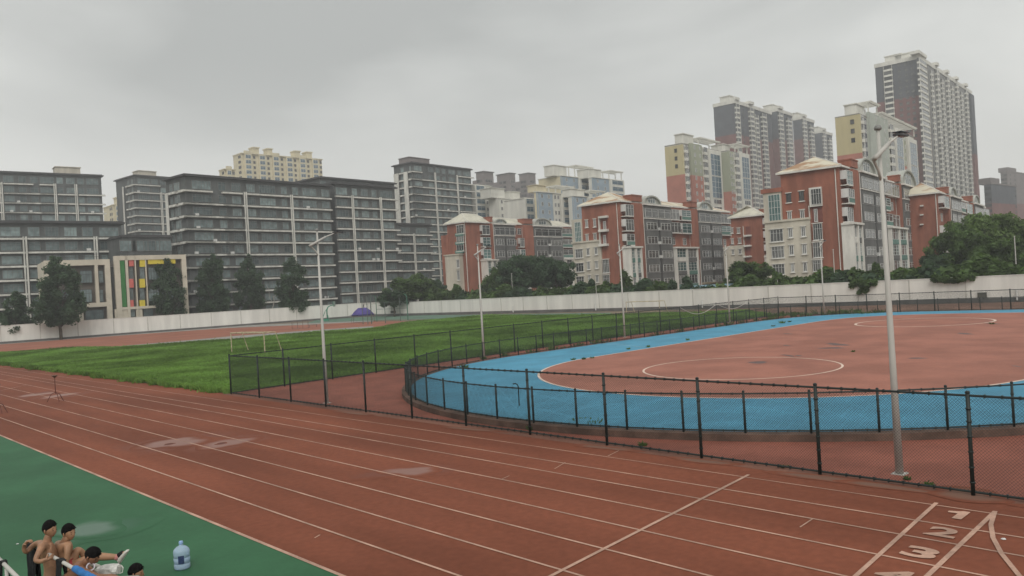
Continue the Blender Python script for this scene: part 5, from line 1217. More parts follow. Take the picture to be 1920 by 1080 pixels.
q = MB(); q.tube([(1.97+.23*math.cos(t*math.pi/8), .23*math.sin(t*math.pi/8), 3.05) for t in range(17)], .012, 5); q.build('rim', mat('orange rim', (.35, .08, .03), .6), T)
# purple canopy
PUR = mat('purple fabric', (0.075, 0.06, 0.23), 0.8, 0.2, 1.0); PURD = mat('dark blue fabric', (0.02, 0.022, 0.10), 0.8, 0.2, 1.0)
g_ = gp(681, 604.5); T = thing('canopy_tent', 'purple canopy on thin legs before the left white wall', 'canopy', g_, -YAW)
q = MB(); n = 6
def rg(r, z, w=1.0): return [(r*w*math.cos(2*math.pi*i/n+.2), r*math.sin(2*math.pi*i/n+.2)*.8, z) for i in range(n)]
r0, r1, r2 = rg(1.95, 1.45), rg(1.45, 2.05), rg(.75, 2.62)
for i in range(n):
    j = (i+1) % n; q.face([r0[i], r0[j], r1[j], r1[i]]); q.face([r1[i], r1[j], r2[j], r2[i]])
q.face(r2); q.build('cover', PUR, T)
q = MB(); e0, e1 = rg(2.0, 1.22), rg(1.97, 1.46); fl_ = rg(2.5, 1.36)
for i in range(n):
    j = (i+1) % n; q.face([e0[i], e0[j], e1[j], e1[i]])
    if i in (0, 3): q.face([e1[i], e1[j], fl_[j], fl_[i]])
q.build('valance', PURD, T)
for (x, y) in ((-1.9, -.9), (1.9, -.9), (-1.9, .9), (1.9, .9)): q = MB(); q.tube([(x, y, 0), (x*.95, y*.95, 1.5)], .03, 6); q.build('leg', STEEL, T)
# cage posts of the far court
CG = mat('grey green steel', (0.10, 0.13, 0.115), 0.6, 0.2)
for i, (px, py, ty, cr_, lb) in enumerate(((681, 608, 559, 0, 'thin post in front of the purple canopy'), (690, 608, 557, 0, 'thin post right behind the purple canopy tip'), (697, 607, 552, 0, 'thicker post at the right side of the purple canopy'),
        (707, 603, 554, 1, 'green post with curved top right of the canopy'), (723, 606, 567, 0, 'shorter grey post left of the dark wall panel'), (751, 602, 559, 0, 'grey post at the right of the dark wall panel'), (765, 600, 552, 1, 'green post with curved top nearest the round green tree'))):
    g_ = gp(px, py); d_ = float((g_-CAM) @ Fv); h = (py-ty)/FPX*d_; q = MB()
    pts = [(0, 0, 0), (0, 0, h)] if not cr_ else [(0, 0, 0), (0, 0, h-.5), (-.1, .05, h-.15), (-.4, .2, h)]
    q.tube(pts, .085 if i in (2, 6) else .06, 7); q.box(-.15, .15, -.15, .15, 0, .04)
    tag(q.build('court_post', CG if cr_ == 0 else mat('green post steel', (.05, .15, .10), .6, .2), None, g_, -YAW), lb, 'post', 'posts round the far court')
qa, qb = gp(707, 603), gp(765, 600); q = MB()
for z in (1.2, 2.2, 3.4): q.tube([(0, 0, z), (qb[0]-qa[0], qb[1]-qa[1], z-.1)], .03, 5)
tag(q.build('court_rails', CG, None, (qa[0], qa[1], 0)), 'thin horizontal rails strung between the far court posts', 'rails')
# sagging rope net at the far fence
q = MB(); a0 = np.array(left[14]); a1 = np.array(left[20]); pts = []
for i in range(33):
    t = i/32; p = a0*(1-t)+a1*t; sag = abs(math.sin(t*math.pi*3)); pts.append((p[0], p[1]-.06, 1.95-.75*sag*(1.1-.5*t)))
q.tube(pts, .028, 5); tag(q.build('sagging_rope', mat('pale rope', (.45, .44, .40), .9, .2), None), 'pale rope sagging along the tall fence beyond the rink', 'rope')
# thin posts behind the wall
for (px, ty, by, dep, lb, arm) in ((959, 513, 556, 152, 'thin pale post behind the wall under the large dark trees', 0), (1117, 530, 550, 130, 'short pale post at the wall left of the middle brick house', 0), (1313, 488, 545, 122, 'thin pale post before the middle brick house', 0),
        (1562, 468, 535, 103, 'thin pale post before the largest brick house', 0), (1902, 443, 522, 90, 'thin pale post before the big trees at the right edge', 0), (1458, 525, 540, 108, 'stubby pale post above the wall below the cream end wall', 0), (1195, 530, 548, 128, 'stubby pale post above the wall below the grey bays', 0)):
    q0 = dp(px, by, dep); q1 = dp(px, ty, dep); h = q1[2]; o = MB(); o.tube([(0, 0, 0), (0, 0, h)], [.075, .05], 7); o.box(-.16, .16, -.16, .16, 0, .03); o.tube([(-.15, 0, h), (.15, 0, h)], .05, 6)
    tag(o.build('thin_post', LAMPW, None, (q1[0], q1[1], 0)), lb, 'post', 'pale posts behind the white wall')
# white stub pipes on the wall foot
for i, (px, py, lb) in enumerate(((962, 582, 'white pipe stub at the wall foot behind the left curve lamp'), (1117, 580, 'white pipe stub at the wall foot left of the middle lamp'), (1317, 577, 'white pipe stub at the wall foot near the sagging rope'), (1907, 562, 'white pipe stub at the wall foot at the right edge'))):
    r_ = ray(px, py); a = np.array([WR1[0]-.12, WR1[1], 0.]); d = np.array([WLC[0]-WR1[0], WLC[1]-WR1[1], 0.]); d /= np.linalg.norm(d); n = np.array([-d[1], d[0], 0.]); t = ((a-CAM)@n)/(r_@n); q0 = CAM+r_*t
    o = MB(); o.tube([(0, 0, .2), (0, 0, 1.05), (.0, .0, 1.3)], .10, 8); o.tube([(0, 0, .3), (.3, 0, .05)], .07, 6); tag(o.build('pipe_stub', FRW, None, (q0[0], q0[1], 0)), lb, 'pipe', 'white pipe stubs on the wall')
# blue roof behind the wall
q0 = dp(1330, 538, 122); o = thing('shed', 'low shed with pale blue roof peeping over the white wall', 'shed', (q0[0], q0[1], 0), math.atan2(-.72, .69)); qq = MB(); qq.box(-4, 4, -2, 2, 0, q0[2]-.3); qq.build('wall', WTW, o)
qq = MB(); qq.face([(-4.3, -2.3, q0[2]-.35), (4.3, -2.3, q0[2]-.35), (4.3, 0, q0[2]+.35), (-4.3, 0, q0[2]+.35)]); qq.face([(-4.3, 0, q0[2]+.35), (4.3, 0, q0[2]+.35), (4.3, 2.3, q0[2]-.35), (-4.3, 2.3, q0[2]-.35)]); qq.build('roof', mat('blue sheet roof', (.16, .27, .33), .6, .15), o)
# tripod starting stand
TRI = mat('dark rusty red steel', (0.10, 0.025, 0.015), 0.6, 0.3, 4.0)
g_ = gp(105, 753); T = thing('start_speaker_stand', 'dark red tripod stand with a small horn on the running track', 'stand', g_, -YAW)
q = MB(); q.tube([(0, 0, .42), (0, 0, .75), (0, 0, 1.25)], [.03, .022, .018], 8); q.build('pole', TRI, T)
for a in (3.4, 5.6, 1.2, .0): q = MB(); q.tube([(0, 0, .5), (.22*math.cos(a), .22*math.sin(a), .40), (.42*math.cos(a), .42*math.sin(a), .012)], .016, 6); q.build('leg', TRI, T)
q = MB(); q.lathe([(.03, 1.25), (.06, 1.29), (.15, 1.38), (.155, 1.385), (.14, 1.385)], 12); q.build('horn', mat('brown horn', (.12, .075, .045), .6, .2), T)
# second stand cut by the left frame edge
c2 = copy_tree(T); q0 = gp(-2, 775); c2.location = (q0[0], q0[1], 0); tag(c2, 'dark stand cut off by the left edge, beside the lower track lines', 'stand')
# litter
for i, (px, py, s_, lb) in enumerate(((1113, 809, .13, 'crumpled white paper at the foot of the rink kerb'), (33, 1021, .035, 'tiny white scrap on the green ground left of the seated group'), (1882, 1012, .05, 'small white scrap beside the curved track line'))):
    g_ = gp(px, py); r = random.Random(i); q = MB(); pts = [(s_*math.cos(a*1.05)*r.uniform(.6, 1.1), s_*math.sin(a*1.05)*r.uniform(.6, 1.1)) for a in range(6)]; top = [(x*.5, y*.5, s_*r.uniform(.3, .7)) for x, y in pts]
    for k in range(6): k2 = (k+1) % 6; q.face([(*pts[k], 0.012), (*pts[k2], 0.012), top[k2], top[k]])
    q.face(top); tag(q.build('litter', FRW, None, (g_[0], g_[1], 0.002)), lb, 'litter', 'scraps of litter')

# ------------------------------------------------------------------ people
SKIN = mat('tanned skin', (0.31, 0.165, 0.095), 0.5, 0.22, 9.0); SKIN2 = mat('lighter tanned skin', (0.36, 0.20, 0.115), 0.55, 0.10, 5.0); SKIN3 = mat('darker tanned skin', (0.24, 0.115, 0.065), 0.55, 0.1, 5.0)
HAIR = mat('black hair', (0.006, 0.005, 0.005), 0.9, 0.3, 30.0, spec=0.12); BLKF = mat('black cloth', (0.012, 0.013, 0.014), 0.95, 0.3, 6.0); REDF = mat('red shorts cloth', (0.45, 0.06, 0.06), 0.9, 0.2, 8.0)
BLUF = mat('blue cloth', (0.03, 0.16, 0.42), 0.9, 0.25, 6.0); EYE = mat('eye', (0.02, 0.015, 0.012), 0.4, 0.0); LIP = mat('lips', (0.24, 0.09, 0.07), 0.6, 0.0); SHOE = mat('white shoe', (0.60, 0.58, 0.52), 0.8, 0.1, 8.0); SOCK = mat('pink sock', (0.50, 0.22, 0.20), 0.9, 0.1)
def skin_mesh(name, V, E_, R_, m_, parent=None, root=0, sub=2):
    me = bpy.data.meshes.new(name); me.from_pydata([tuple(v) for v in V], E_, []); me.update(); me.materials.append(m_)
    o = link(name, me, parent); o.modifiers.new('skin', 'SKIN'); 
    for i, r in enumerate(R_):
        sv_ = me.skin_vertices[0].data[i]; sv_.radius = (r, r) if not isinstance(r, tuple) else r; sv_.use_root = (i == root)
    o.modifiers['skin'].use_smooth_shade = True; s_ = o.modifiers.new('sub', 'SUBSURF'); s_.levels = sub; s_.render_levels = sub; return o
class Body:
    """one continuous skinned figure: joints with radii"""
    def __init__(s): s.V = []; s.E = []; s.R = []; s.i = {}
    def j(s, n, p, r, to=None):
        s.i[n] = len(s.V); s.V.append(Vector(p)); s.R.append(r)
        if to: s.E.append((s.i[to], s.i[n]))
        return Vector(p)
    def chain(s, frm, pts):
        for k, (n, p, r) in enumerate(pts): s.j(n, p, r, frm); frm = n
    def p(s, n): return s.V[s.i[n]]
    def hand(s, n, wrist, d, side, curl, sc=1.0):
        """palm and five bent fingers; d points along the hand, side across the palm to the thumb, curl where the fingers bend"""
        d = Vector(d).normalized(); side = Vector(side); side = (side-d*side.dot(d)).normalized(); curl = Vector(curl); curl = (curl-d*curl.dot(d)).normalized(); w = s.p(wrist)
        pm = w+d*.055*sc; s.j(n+'palm', pm, (.036*sc, .020*sc), wrist)
        for k, (off, L_) in enumerate(((.030, .070), (.010, .080), (-.010, .074), (-.030, .058))):
            b0 = pm+d*.035*sc+side*off*sc; b1 = b0+(d*.55+curl*.55)*L_*.55*sc; b2 = b1+(d*.05+curl*.95)*L_*.5*sc
            s.j(n+'f%da' % k, b0, .0105*sc, n+'palm'); s.j(n+'f%db' % k, b1, .0095*sc, n+'f%da' % k); s.j(n+'f%dc' % k, b2, .008*sc, n+'f%db' % k)
        t0 = w+d*.03*sc+side*.038*sc; t1 = t0+(side*.6+d*.6+curl*.3)*.035*sc; t2 = t1+(d*.5+curl*.8)*.03*sc
        s.j(n+'t0', t0, .013*sc, wrist); s.j(n+'t1', t1, .011*sc, n+'t0'); s.j(n+'t2', t2, .009*sc, n+'t1')
    def build(s, name, m_, root): return skin_mesh(name, s.V, s.E, s.R, m_, None, s.i[root])
def head_mesh(fwd, up, sc=1.0):
    """sculpted head, origin at the middle; x forward, z up; returns MB-like arrays in world axes"""
    fwd = Vector(fwd).normalized(); up = Vector(up); up = (up-fwd*up.dot(fwd)).normalized(); lf = up.cross(fwd)
    return Matrix((fwd, lf, up)).transposed()
def add_head(person, centre, fwd, up, skinm, sc=1.0, hairlen=.0, seed=0):
    """head shape (joined to the body's neck), hair, eyes, brows, mouth as children"""
    M = head_mesh(fwd, up); nu, nv = 28, 20; V = []; Fc = []
    def surf(th, ph):
        # th 0 top to pi bottom, ph 0 forward
        x = math.sin(th)*math.cos(ph); y = math.sin(th)*math.sin(ph); z = math.cos(th)
        rx, ry, rz_ = .098, .076, .118
        q = Vector((x*rx, y*ry, z*rz_))
        if z < 0:                       # jaw narrows, chin comes forward
            t = -z; q.y *= 1-.30*t; q.x *= 1-.16*t; q.x += .020*t*(1 if x > 0 else .35)
            if x < -.1: q.x *= 1-.28*t
        f = max(0, x)
        q.x += .020*math.exp(-((y/.20)**2+((z+.20)/.20)**2))*f*1.3     # nose
        q.x += .006*math.exp(-((y/.30)**2+((z+.52)/.10)**2))*f         # lips
        q.x -= .008*math.exp(-(((abs(y)-.38)/.18)**2+((z+.02)/.12)**2))*f   # eye sockets
        q.x += .005*math.exp(-((y/.6)**2+((z-.17)/.10)**2))*f          # brow
        q.x += .008*math.exp(-((y/.25)**2+((z+.86)/.14)**2))*f         # chin
        return q*sc
    for i in range(nv+1):
        for k in range(nu): V.append(surf(math.pi*i/nv, 2*math.pi*k/nu))
    for i in range(nv):
        for k in range(nu): Fc.append((i*nu+k, (i+1)*nu+k, (i+1)*nu+(k+1) % nu, i*nu+(k+1) % nu))
    b = MB(); b.v = [tuple(v) for v in V]; b.f = Fc; b.m = [0]*len(Fc)
    for sd in (-1, 1):                 # ears
        e_ = [(-.012+.0*t, sd*(.074+.012*math.sin(t)), -.012+.03*math.cos(t)) for t in (0, .5, 1, 1.5, 2, 2.6, 3.1)]
        b.tube([(x*sc, y*sc, z*sc) for x, y, z in e_], [.006*sc, .012*sc, .013*sc, .013*sc, .012*sc, .011*sc, .007*sc], 7)
    c = Vector(centre); h = b.build('head', skinm, person, smooth=True); h.matrix_local = Matrix.Translation(c) @ M.to_4x4()
    # hair cap with short ragged edge
    r = random.Random(seed); hb = MB(); n2 = 32; rows = 10; P_ = []
    for i in range(rows+1):
        row = []
        for k in range(n2):
            ph = 2*math.pi*k/n2; fw = math.cos(ph)
            lim = 1.08+.48*(1-fw)+.36*max(0, -fw)+(.16 if -.35 < fw < .05 else 0)+r.uniform(-.07, .07)*(i == rows)
            th = lim*i/rows; q = surf(th, ph)*(1.0+(.20+.05*r.random())*(1-(i/rows)**6)+.03); row.append(q)
        P_.append(row)
    hb.v = [tuple(q) for row in P_ for q in row]
    for i in range(rows):
        for k in range(n2): hb.f.append((i*n2+k, (i+1)*n2+k, (i+1)*n2+(k+1) % n2, i*n2+(k+1) % n2)); hb.m.append(0)
    for q_ in range(120):              # tufts
        th = r.uniform(.05, 1.1); ph = r.uniform(0, 6.28); p0 = surf(th, ph)*1.13; d = Vector((p0.x+.03, p0.y, p0.z*.6)).normalized(); s1 = d.cross(Vector((r.uniform(-1, 1), r.uniform(-1, 1), r.uniform(-1, 1)))).normalized()*.008
        hb.face([p0-s1, p0+s1, p0+d*.02+Vector((.008, 0, -.004))])
    hh = hb.build('hair', HAIR, h, smooth=True)
    for sd in (-1, 1):
        e_ = MB(); e_.lathe([(.002, -.004), (.011, -.002), (.012, .001), (.002, .003)], 8); eo = e_.build('eye', EYE, h); eo.location = (.0865*sc, sd*.030*sc, -.004*sc); eo.rotation_euler = (0, math.pi/2, 0); eo.scale = (.6*sc, 1.15*sc, sc)
        e_ = MB(); e_.tube([(.088*sc, sd*.014*sc, .018*sc), (.090*sc, sd*.030*sc, .024*sc), (.078*sc, sd*.046*sc, .020*sc)], .0035*sc, 5); e_.build('eyebrow', HAIR, h)
    e_ = MB(); e_.tube([(.082*sc, -.022*sc, -.062*sc), (.094*sc, 0, -.060*sc), (.082*sc, .022*sc, -.062*sc)], .0045*sc, 5); e_.build('mouth', LIP, h)
    return h
VR = Vector(Rv); VF = Vector(Fv); VZ = Vector((0, 0, 1))
def D3(px, py, dep): return Vector(dp(px, py, dep))
# --- standing boy leaning over the rail
def limbpts(b, frm, name, pts):
    for k, (p, r) in enumerate(pts): b.j('%s%d' % (name, k), p, r, frm); frm = '%s%d' % (name, k)
    return frm
d1 = 11.5
B1 = Body(); pel = D3(99, 1086, d1); B1.j('pelvis', pel, (.135, .115))
B1.j('belly', D3(98, 1066, d1), (.125, .095), 'pelvis'); B1.j('ribs', D3(95, 1046, d1), (.135, .10), 'belly'); B1.j('chest', D3(89, 1029, d1), (.145, .10), 'ribs'); B1.j('collar', D3(87, 1019, d1), (.09, .075), 'chest'); B1.j('neck', D3(89, 1011, d1), .052, 'collar'); B1.j('skull', D3(92, 999, d1), .058, 'neck')
e = limbpts(B1, 'chest', 'an', [(D3(80, 1022, d1-.16), .058), (D3(73, 1036, d1-.26), .046), (D3(66, 1052, d1-.34), .040), (D3(74, 1053, d1-.36), .038), (D3(86, 1051, d1-.36), .027)])
B1.hand('hn', e, D3(93, 1047, d1-.33)-D3(86, 1051, d1-.36), VZ, VF, 1.0)
e = limbpts(B1, 'chest', 'af', [(D3(76, 1018, d1+.14), .056), (D3(64, 1021, d1+.16), .044), (D3(48, 1037, d1+.05), .040), (D3(45, 1031, d1+.02), .034), (D3(45, 1022, d1), .026)])
B1.hand('hf', e, D3(50, 1017, d1)-D3(45, 1022, d1), -VF, -VZ*1+VR*.3, 1.0)
for s_, px in ((-1, 93), (1, 105)):
    hp = pel+VF*.09*s_+VZ*-.06; limbpts(B1, 'pelvis', 'leg%d' % s_, [(hp, .095), (hp+VZ*-.40+VR*.03, .062), (hp+VZ*-.80, .040), (Vector((hp.x, hp.y, .06)), .042), (Vector((hp.x, hp.y, .045))+VR*.16, .036)])
o = B1.build('person', SKIN, 'pelvis'); tag(o, 'shirtless boy standing with both arms hooked over the white rail', 'person', 'boys at the stand')
add_head(o, D3(93.5, 992.5, d1), VR*1.0+VF*-.22+VZ*-.05, VZ+VR*-.06, SKIN, .96, seed=1)
B = Body(); B.j('w', pel+VZ*.045, (.137, .118)); B.j('h', pel+VZ*-.06, (.15, .125), 'w')
for s_ in (-1, 1): limbpts(B, 'h', 'l%d' % s_, [(pel+VF*.095*s_+VZ*-.2, .105), (pel+VF*.10*s_+VZ*-.42, .10)])
sh = skin_mesh('shorts', B.V, B.E, B.R, BLKF, o, 0)
# rails
def rail(pa, za, pb, r, label, ext=0.0):
    T = thing('hand_rail', label, 'rail', (0, 0, 0), 0, 'white hand rails of the stand'); a, c = Vector(pa), Vector(pb); T.location = (a.x, a.y, 0); d = c-a
    q = MB(); q.tube([Vector((0, 0, a.z)), Vector((d.x, d.y, c.z))], r, 12); q.build('bar', LAMPW, T, smooth=True)
    for t in (.06, .5, .97): q = MB(); q.tube([(d.x*t, d.y*t, 0), (d.x*t, d.y*t, a.z+(c.z-a.z)*t-r)], r*.8, 10); q.build('post', LAMPW, T, smooth=True)
    return T
z_r = 1.15
ra = Vector(gp(50, 1016, z_r)); rb = Vector(gp(178, 1088, z_r)); rail(ra, z_r, rb, .026, 'white hand rail the standing boy leans on, blue cloth at its end')
rc = Vector(gp(-12, 1038, z_r)); re_ = Vector(gp(38, 1088, z_r)); rail(rc, z_r, re_, .028, 'white hand rail cut off at the lower left corner')
# black shirt hung on the rail, black strap, blue cloth
def hung(px, py, w, h, m_, name, label, cat, seed):
    c = Vector(gp(px, py, z_r)); d = (rb-ra).normalized(); n = d.cross(VZ); g = random.Random(seed); q = MB(); nx, nz_ = 9, 9; rows = []
    for sgn in (1, -1):
        grid = []
        for i in range(nz_+1):
            v = i/nz_; row = []
            for k in range(nx+1):
                u = k/nx-.5; p = d*u*w*(1-.12*v+.1*math.sin(v*5+seed))+n*sgn*(.034+.02*v+.018*math.sin(u*17+v*3+seed))+VZ*(.032-v*h*(1 if sgn > 0 else .8)*(1+.08*math.sin(u*9+seed))); row.append(p)
            grid.append(row)
        for i in range(nz_):
            for k in range(nx): q.face([grid[i][k], grid[i][k+1], grid[i+1][k+1], grid[i+1][k]])
        rows.append(grid[0])
    for k in range(nx): q.face([rows[0][k], rows[0][k+1], rows[1][k+1], rows[1][k]])
    o = q.build(name, m_, None, c, smooth=True); return tag(o, label, cat)
hung(62, 1024, .34, .78, BLKF, 'shirt', 'black shirt hanging over the white rail beside the standing boy', 'shirt', 1)
hung(115, 1053, .15, .42, BLKF, 'cloth', 'black cloth hanging over the white rail right of the standing boy', 'cloth', 2)
q = MB(); c = Vector(gp(152, 1073, z_r)); d = (rb-ra).normalized(); g = random.Random(3); pts = [c+d*(-.24+.06*i)+VZ*(-.004*i % .01) for i in range(14)]
q.tube([p-c for p in pts], [.040+.016*g.random() for _ in pts], 12); tag(q.build('towel', BLUF, None, c, smooth=True), 'blue towel wrapped over the lower end of the white rail', 'towel')
hung(6, 1056, .12, .5, BLKF, 'cloth', 'dark cloth hanging from the cut off rail in the lower left corner', 'cloth', 4)
# platform carrying the sitting boys, its front edge below the picture
pf = thing('concrete_step', 'low concrete step of the stand that the boys sit on', 'step', Vector(dp(160, 1100, 10.9))*1.0); pf.location.z = 0
q = MB(); a = VR*1.0; q.prism([((-VR*.62+VF*.42).x, (-VR*.62+VF*.42).y), ((-VR*.62-VF*1.0).x, (-VR*.62-VF*1.0).y), ((VR*.55-VF*1.0).x, (VR*.55-VF*1.0).y), ((VR*.55+VF*.42).x, (VR*.55+VF*.42).y)], 0, .80); q.build('step_block', CONC, pf)
# --- seated boy with one knee up and one leg stretched
d2 = 11.75
B2 = Body(); pel = D3(123, 1066, d2); B2.j('pelvis', pel, (.13, .12)); B2.j('waist', D3(120, 1052, d2), (.12, .10), 'pelvis'); B2.j('ribs', D3(118, 1038, d2), (.14, .11), 'waist'); B2.j('chest', D3(118, 1026, d2), (.14, .10), 'ribs'); B2.j('collar', D3(120, 1018, d2), (.085, .075), 'chest'); B2.j('neck', D3(123, 1012, d2-.02), .052, 'collar'); B2.j('skull', D3(126, 1003, d2-.02), .056, 'neck')
e = limbpts(B2, 'chest', 'an', [(D3(127.5, 1022, d2-.15), .058), (D3(126, 1036, d2-.2), .044), (D3(124, 1051, d2-.22), .038), (D3(126, 1060, d2-.2), .033), (D3(128, 1068, d2-.18), .027)])
B2.hand('hn', e, VZ*-.4+VR*.7, -VF, VZ*-1, 1.0)
e = limbpts(B2, 'chest', 'af', [(D3(109, 1019, d2+.15), .056), (D3(106, 1034, d2+.2), .044), (D3(104, 1048, d2+.22), .038), (D3(105, 1064, d2+.2), .028)])
B2.hand('hf', e, VZ*-.4+VR*-.5, VF, VZ*-1, 1.0)
# raised knee (far leg), stretched leg (near)
limbpts(B2, 'pelvis', 'lk', [(D3(131, 1060, d2+.05), .095), (D3(138, 1044, d2+.08), .082), (D3(146, 1028, d2+.1), .062), (D3(153, 1035, d2+.16), .055), (D3(161, 1047, d2+.2), .050), (D3(167, 1058, d2+.22), .036), (D3(178, 1060, d2+.22), .034)])
limbpts(B2, 'pelvis', 'ls', [(D3(135, 1064, d2-.02), .096), (D3(160, 1052, d2), .082), (D3(181, 1043, d2+.02), .064), (D3(195, 1044, d2+.02), .062), (D3(208, 1044, d2+.02), .050), (D3(222, 1044, d2+.03), .038), (D3(228, 1045, d2+.03), .04), (D3(236, 1034, d2+.03), .034)])
o = B2.build('person', SKIN2, 'pelvis'); tag(o, 'shirtless boy in red shorts sitting with one leg stretched out', 'person', 'boys at the stand')
add_head(o, D3(129, 998.5, d2), VR*1.0+VF*-.30+VZ*-.08, VZ+VR*-.05, SKIN2, .96, seed=2)
B = Body(); B.j('h', pel+VZ*.0, (.145, .130)); limbpts(B, 'h', 'a', [(D3(133, 1061, d2+.04), .106), (D3(137, 1054, d2+.07), .10)]); limbpts(B, 'h', 'b', [(D3(136, 1064, d2-.02), .106), (D3(148, 1058, d2), .095)])
skin_mesh('shorts', B.V, B.E, B.R, REDF, o, 0)
def shoe(o, heel, toe, up, m_):
    heel, toe, up = Vector(heel), Vector(toe), Vector(up).normalized(); d = (toe-heel); L_ = d.length; d.normalize(); s1 = d.cross(up).normalized(); q = MB(); n = 10; ring_ = []
    for i, (t, w, h) in enumerate(((-.02, .028, .05), (.05, .040, .085), (.25, .042, .10), (.45, .046, .075), (.7, .052, .055), (.9, .046, .042), (1.02, .022, .024))):
        row = [heel+d*L_*t+s1*w*math.cos(2*math.pi*k/n)+up*(h*.5+h*.5*math.sin(2*math.pi*k/n)-.02) for k in range(n)]; ring_.append(row)
    q.v = [tuple(p) for r in ring_ for p in r]
    for i in range(len(ring_)-1):
        for k in range(n): q.f.append((i*n+k, i*n+(k+1) % n, (i+1)*n+(k+1) % n, (i+1)*n+k)); q.m.append(0)
    q.f.append(tuple(reversed(range(n)))); q.f.append(tuple((len(ring_)-1)*n+k for k in range(n))); q.m += [0, 0]
    return q.build('shoe', m_, o, smooth=True)
hl = D3(224, 1055, d2+.03); tt = D3(240, 1031, d2+.03); shoe(o, hl, tt, (D3(212, 1036, d2)-D3(224, 1050, d2)), SHOE)
shoe(o, D3(166, 1062, d2+.22), D3(188, 1062, d2+.24), VZ, SHOE)
q = MB(); q.tube([D3(217.5, 1044, d2+.03), D3(223, 1045.5, d2+.03)], .048, 12); q.build('sock', SOCK, o, smooth=True)
q = MB(); q.tube([D3(223.5, 1042, d2+.03), D3(231, 1036, d2+.03)], [.045, .038], 12); q.build('shoe_collar', BLKF, o, smooth=True)
# --- boy bending forward
d3 = 11.0
B3 = Body(); pel = D3(112, 1100, d3+.1); B3.j('pelvis', pel, (.14, .12)); B3.j('waist', D3(126, 1088, d3+.1), (.12, .10), 'pelvis'); B3.j('ribs', D3(138, 1077, d3+.1), (.135, .105), 'waist'); B3.j('chest', D3(147, 1069, d3+.08), (.135, .095), 'ribs'); B3.j('collar', D3(154, 1062, d3+.06), (.08, .07), 'chest'); B3.j('neck', D3(160, 1055, d3+.03), .055, 'collar'); B3.j('skull', D3(167, 1046, d3), .06, 'neck')
e = limbpts(B3, 'chest', 'an', [(D3(152, 1070, d3-.12), .058), (D3(167, 1075, d3-.2), .046), (D3(183, 1081, d3-.26), .040), (D3(196, 1081, d3-.22), .034), (D3(208, 1079.5, d3-.2), .026)])
B3.hand('hn', e, VR+VZ*-.25, VF, VZ*-1, 1.0)
e = limbpts(B3, 'chest', 'af', [(D3(150, 1058, d3+.22), .056), (D3(164, 1064, d3+.32), .044), (D3(178, 1076, d3+.34), .036), (D3(192, 1088, d3+.3), .026)])
B3.hand('hf', e, VR+VZ*-.3, -VF, VZ*-1, 1.0)
for s_ in (-1, 1): hp = pel+VF*.1*s_; limbpts(B3, 'pelvis', 'leg%d' % s_, [(hp+VR*.15+VZ*.0, .09), (hp+VR*.42+VZ*.02, .062), (hp+VR*.46+VZ*-.02-VZ*.1, .055), (hp+VR*.70+VZ*-.05, .04)])
o = B3.build('person', SKIN3, 'pelvis'); tag(o, 'shirtless boy bending forward with cropped black hair, reaching to the white bag', 'person', 'boys at the stand')
add_head(o, D3(173, 1042.5, d3), VR*.85+VF*-.1+VZ*-.62, VZ*.8+VR*.55+VF*-.1, SKIN3, .97, seed=3)
# --- boy of whom only the head shows
d4 = 11.6
B4 = Body(); pel = D3(246, 1160, d4); pel.z = .13; B4.j('pelvis', pel, (.14, .12)); hc = D3(255, 1074, d4); B4.j('ribs', pel.lerp(hc, .4), (.14, .10), 'pelvis'); B4.j('chest', pel.lerp(hc, .58), (.145, .10), 'ribs'); B4.j('neck', pel.lerp(hc, .80), .055, 'chest'); B4.j('skull', pel.lerp(hc, .95), .058, 'neck')
for s_ in (-1, 1):
    sp = pel.lerp(hc, .60)+VF*.17*s_; kn = pel+VR*.40+VF*.12*s_+VZ*.28
    limbpts(B4, 'pelvis', 'leg%d' % s_, [(pel+VF*.1*s_+VR*.12, .09), (kn, .062), (kn+VR*.16+VZ*-.32, .042), (kn+VR*.30+VZ*-.36, .035)])
    e = limbpts(B4, 'chest', 'arm%d' % s_, [(sp, .056), (sp+VR*.16+VZ*-.22, .042), (kn+VZ*.06+VR*-.02, .028)]); B4.hand('h%d' % s_, e, VR+VZ*-.2, -VF*s_, VZ*-1, 1.0)
o = B4.build('person', SKIN, 'pelvis'); tag(o, 'boy at the lower edge of whom only the black-haired head shows', 'person', 'boys at the stand'); add_head(o, hc, VR*1.0+VF*.15+VZ*-.12, VZ, SKIN, .98, seed=4)
B = Body(); B.j('h', pel, (.15, .13)); limbpts(B, 'h', 'a', [(pel+VF*.1+VR*.2+VZ*.08, .10)]); limbpts(B, 'h', 'b', [(pel-VF*.1+VR*.2+VZ*.08, .10)]); skin_mesh('shorts', B.V, B.E, B.R, BLKF, o, 0)
# white bag, cup, water jug
c = D3(203, 1071, d3+.35); q = MB(); n = 14; r = random.Random(5); rows = []
for i, (t, w, h) in enumerate(((-.19, .02, .02), (-.14, .07, .05), (-.05, .10, .075), (.05, .11, .08), (.12, .11, .075), (.155, .085, .06))):
    rows.append([c+VR*t+VF*w*math.cos(2*math.pi*k/n)*r.uniform(.85, 1.1)+VZ*(h*math.sin(2*math.pi*k/n)*r.uniform(.85, 1.1)+.02) for k in range(n)])
q.v = [tuple(p-c) for rw in rows for p in rw]
for i in range(5):
    for k in range(n): q.f.append((i*n+k, i*n+(k+1) % n, (i+1)*n+(k+1) % n, (i+1)*n+k)); q.m.append(0)
q.f.append(tuple(range(n))); q.f.append(tuple(5*n+k for k in range(n))); q.m += [0, 0]
T = thing('bag', 'crumpled white plastic bag lying before the bending boy', 'bag', c); q.build('sack', mat('white plastic', (.62, .61, .57), .5, .25, 14.0, bump=.4), T, smooth=False)
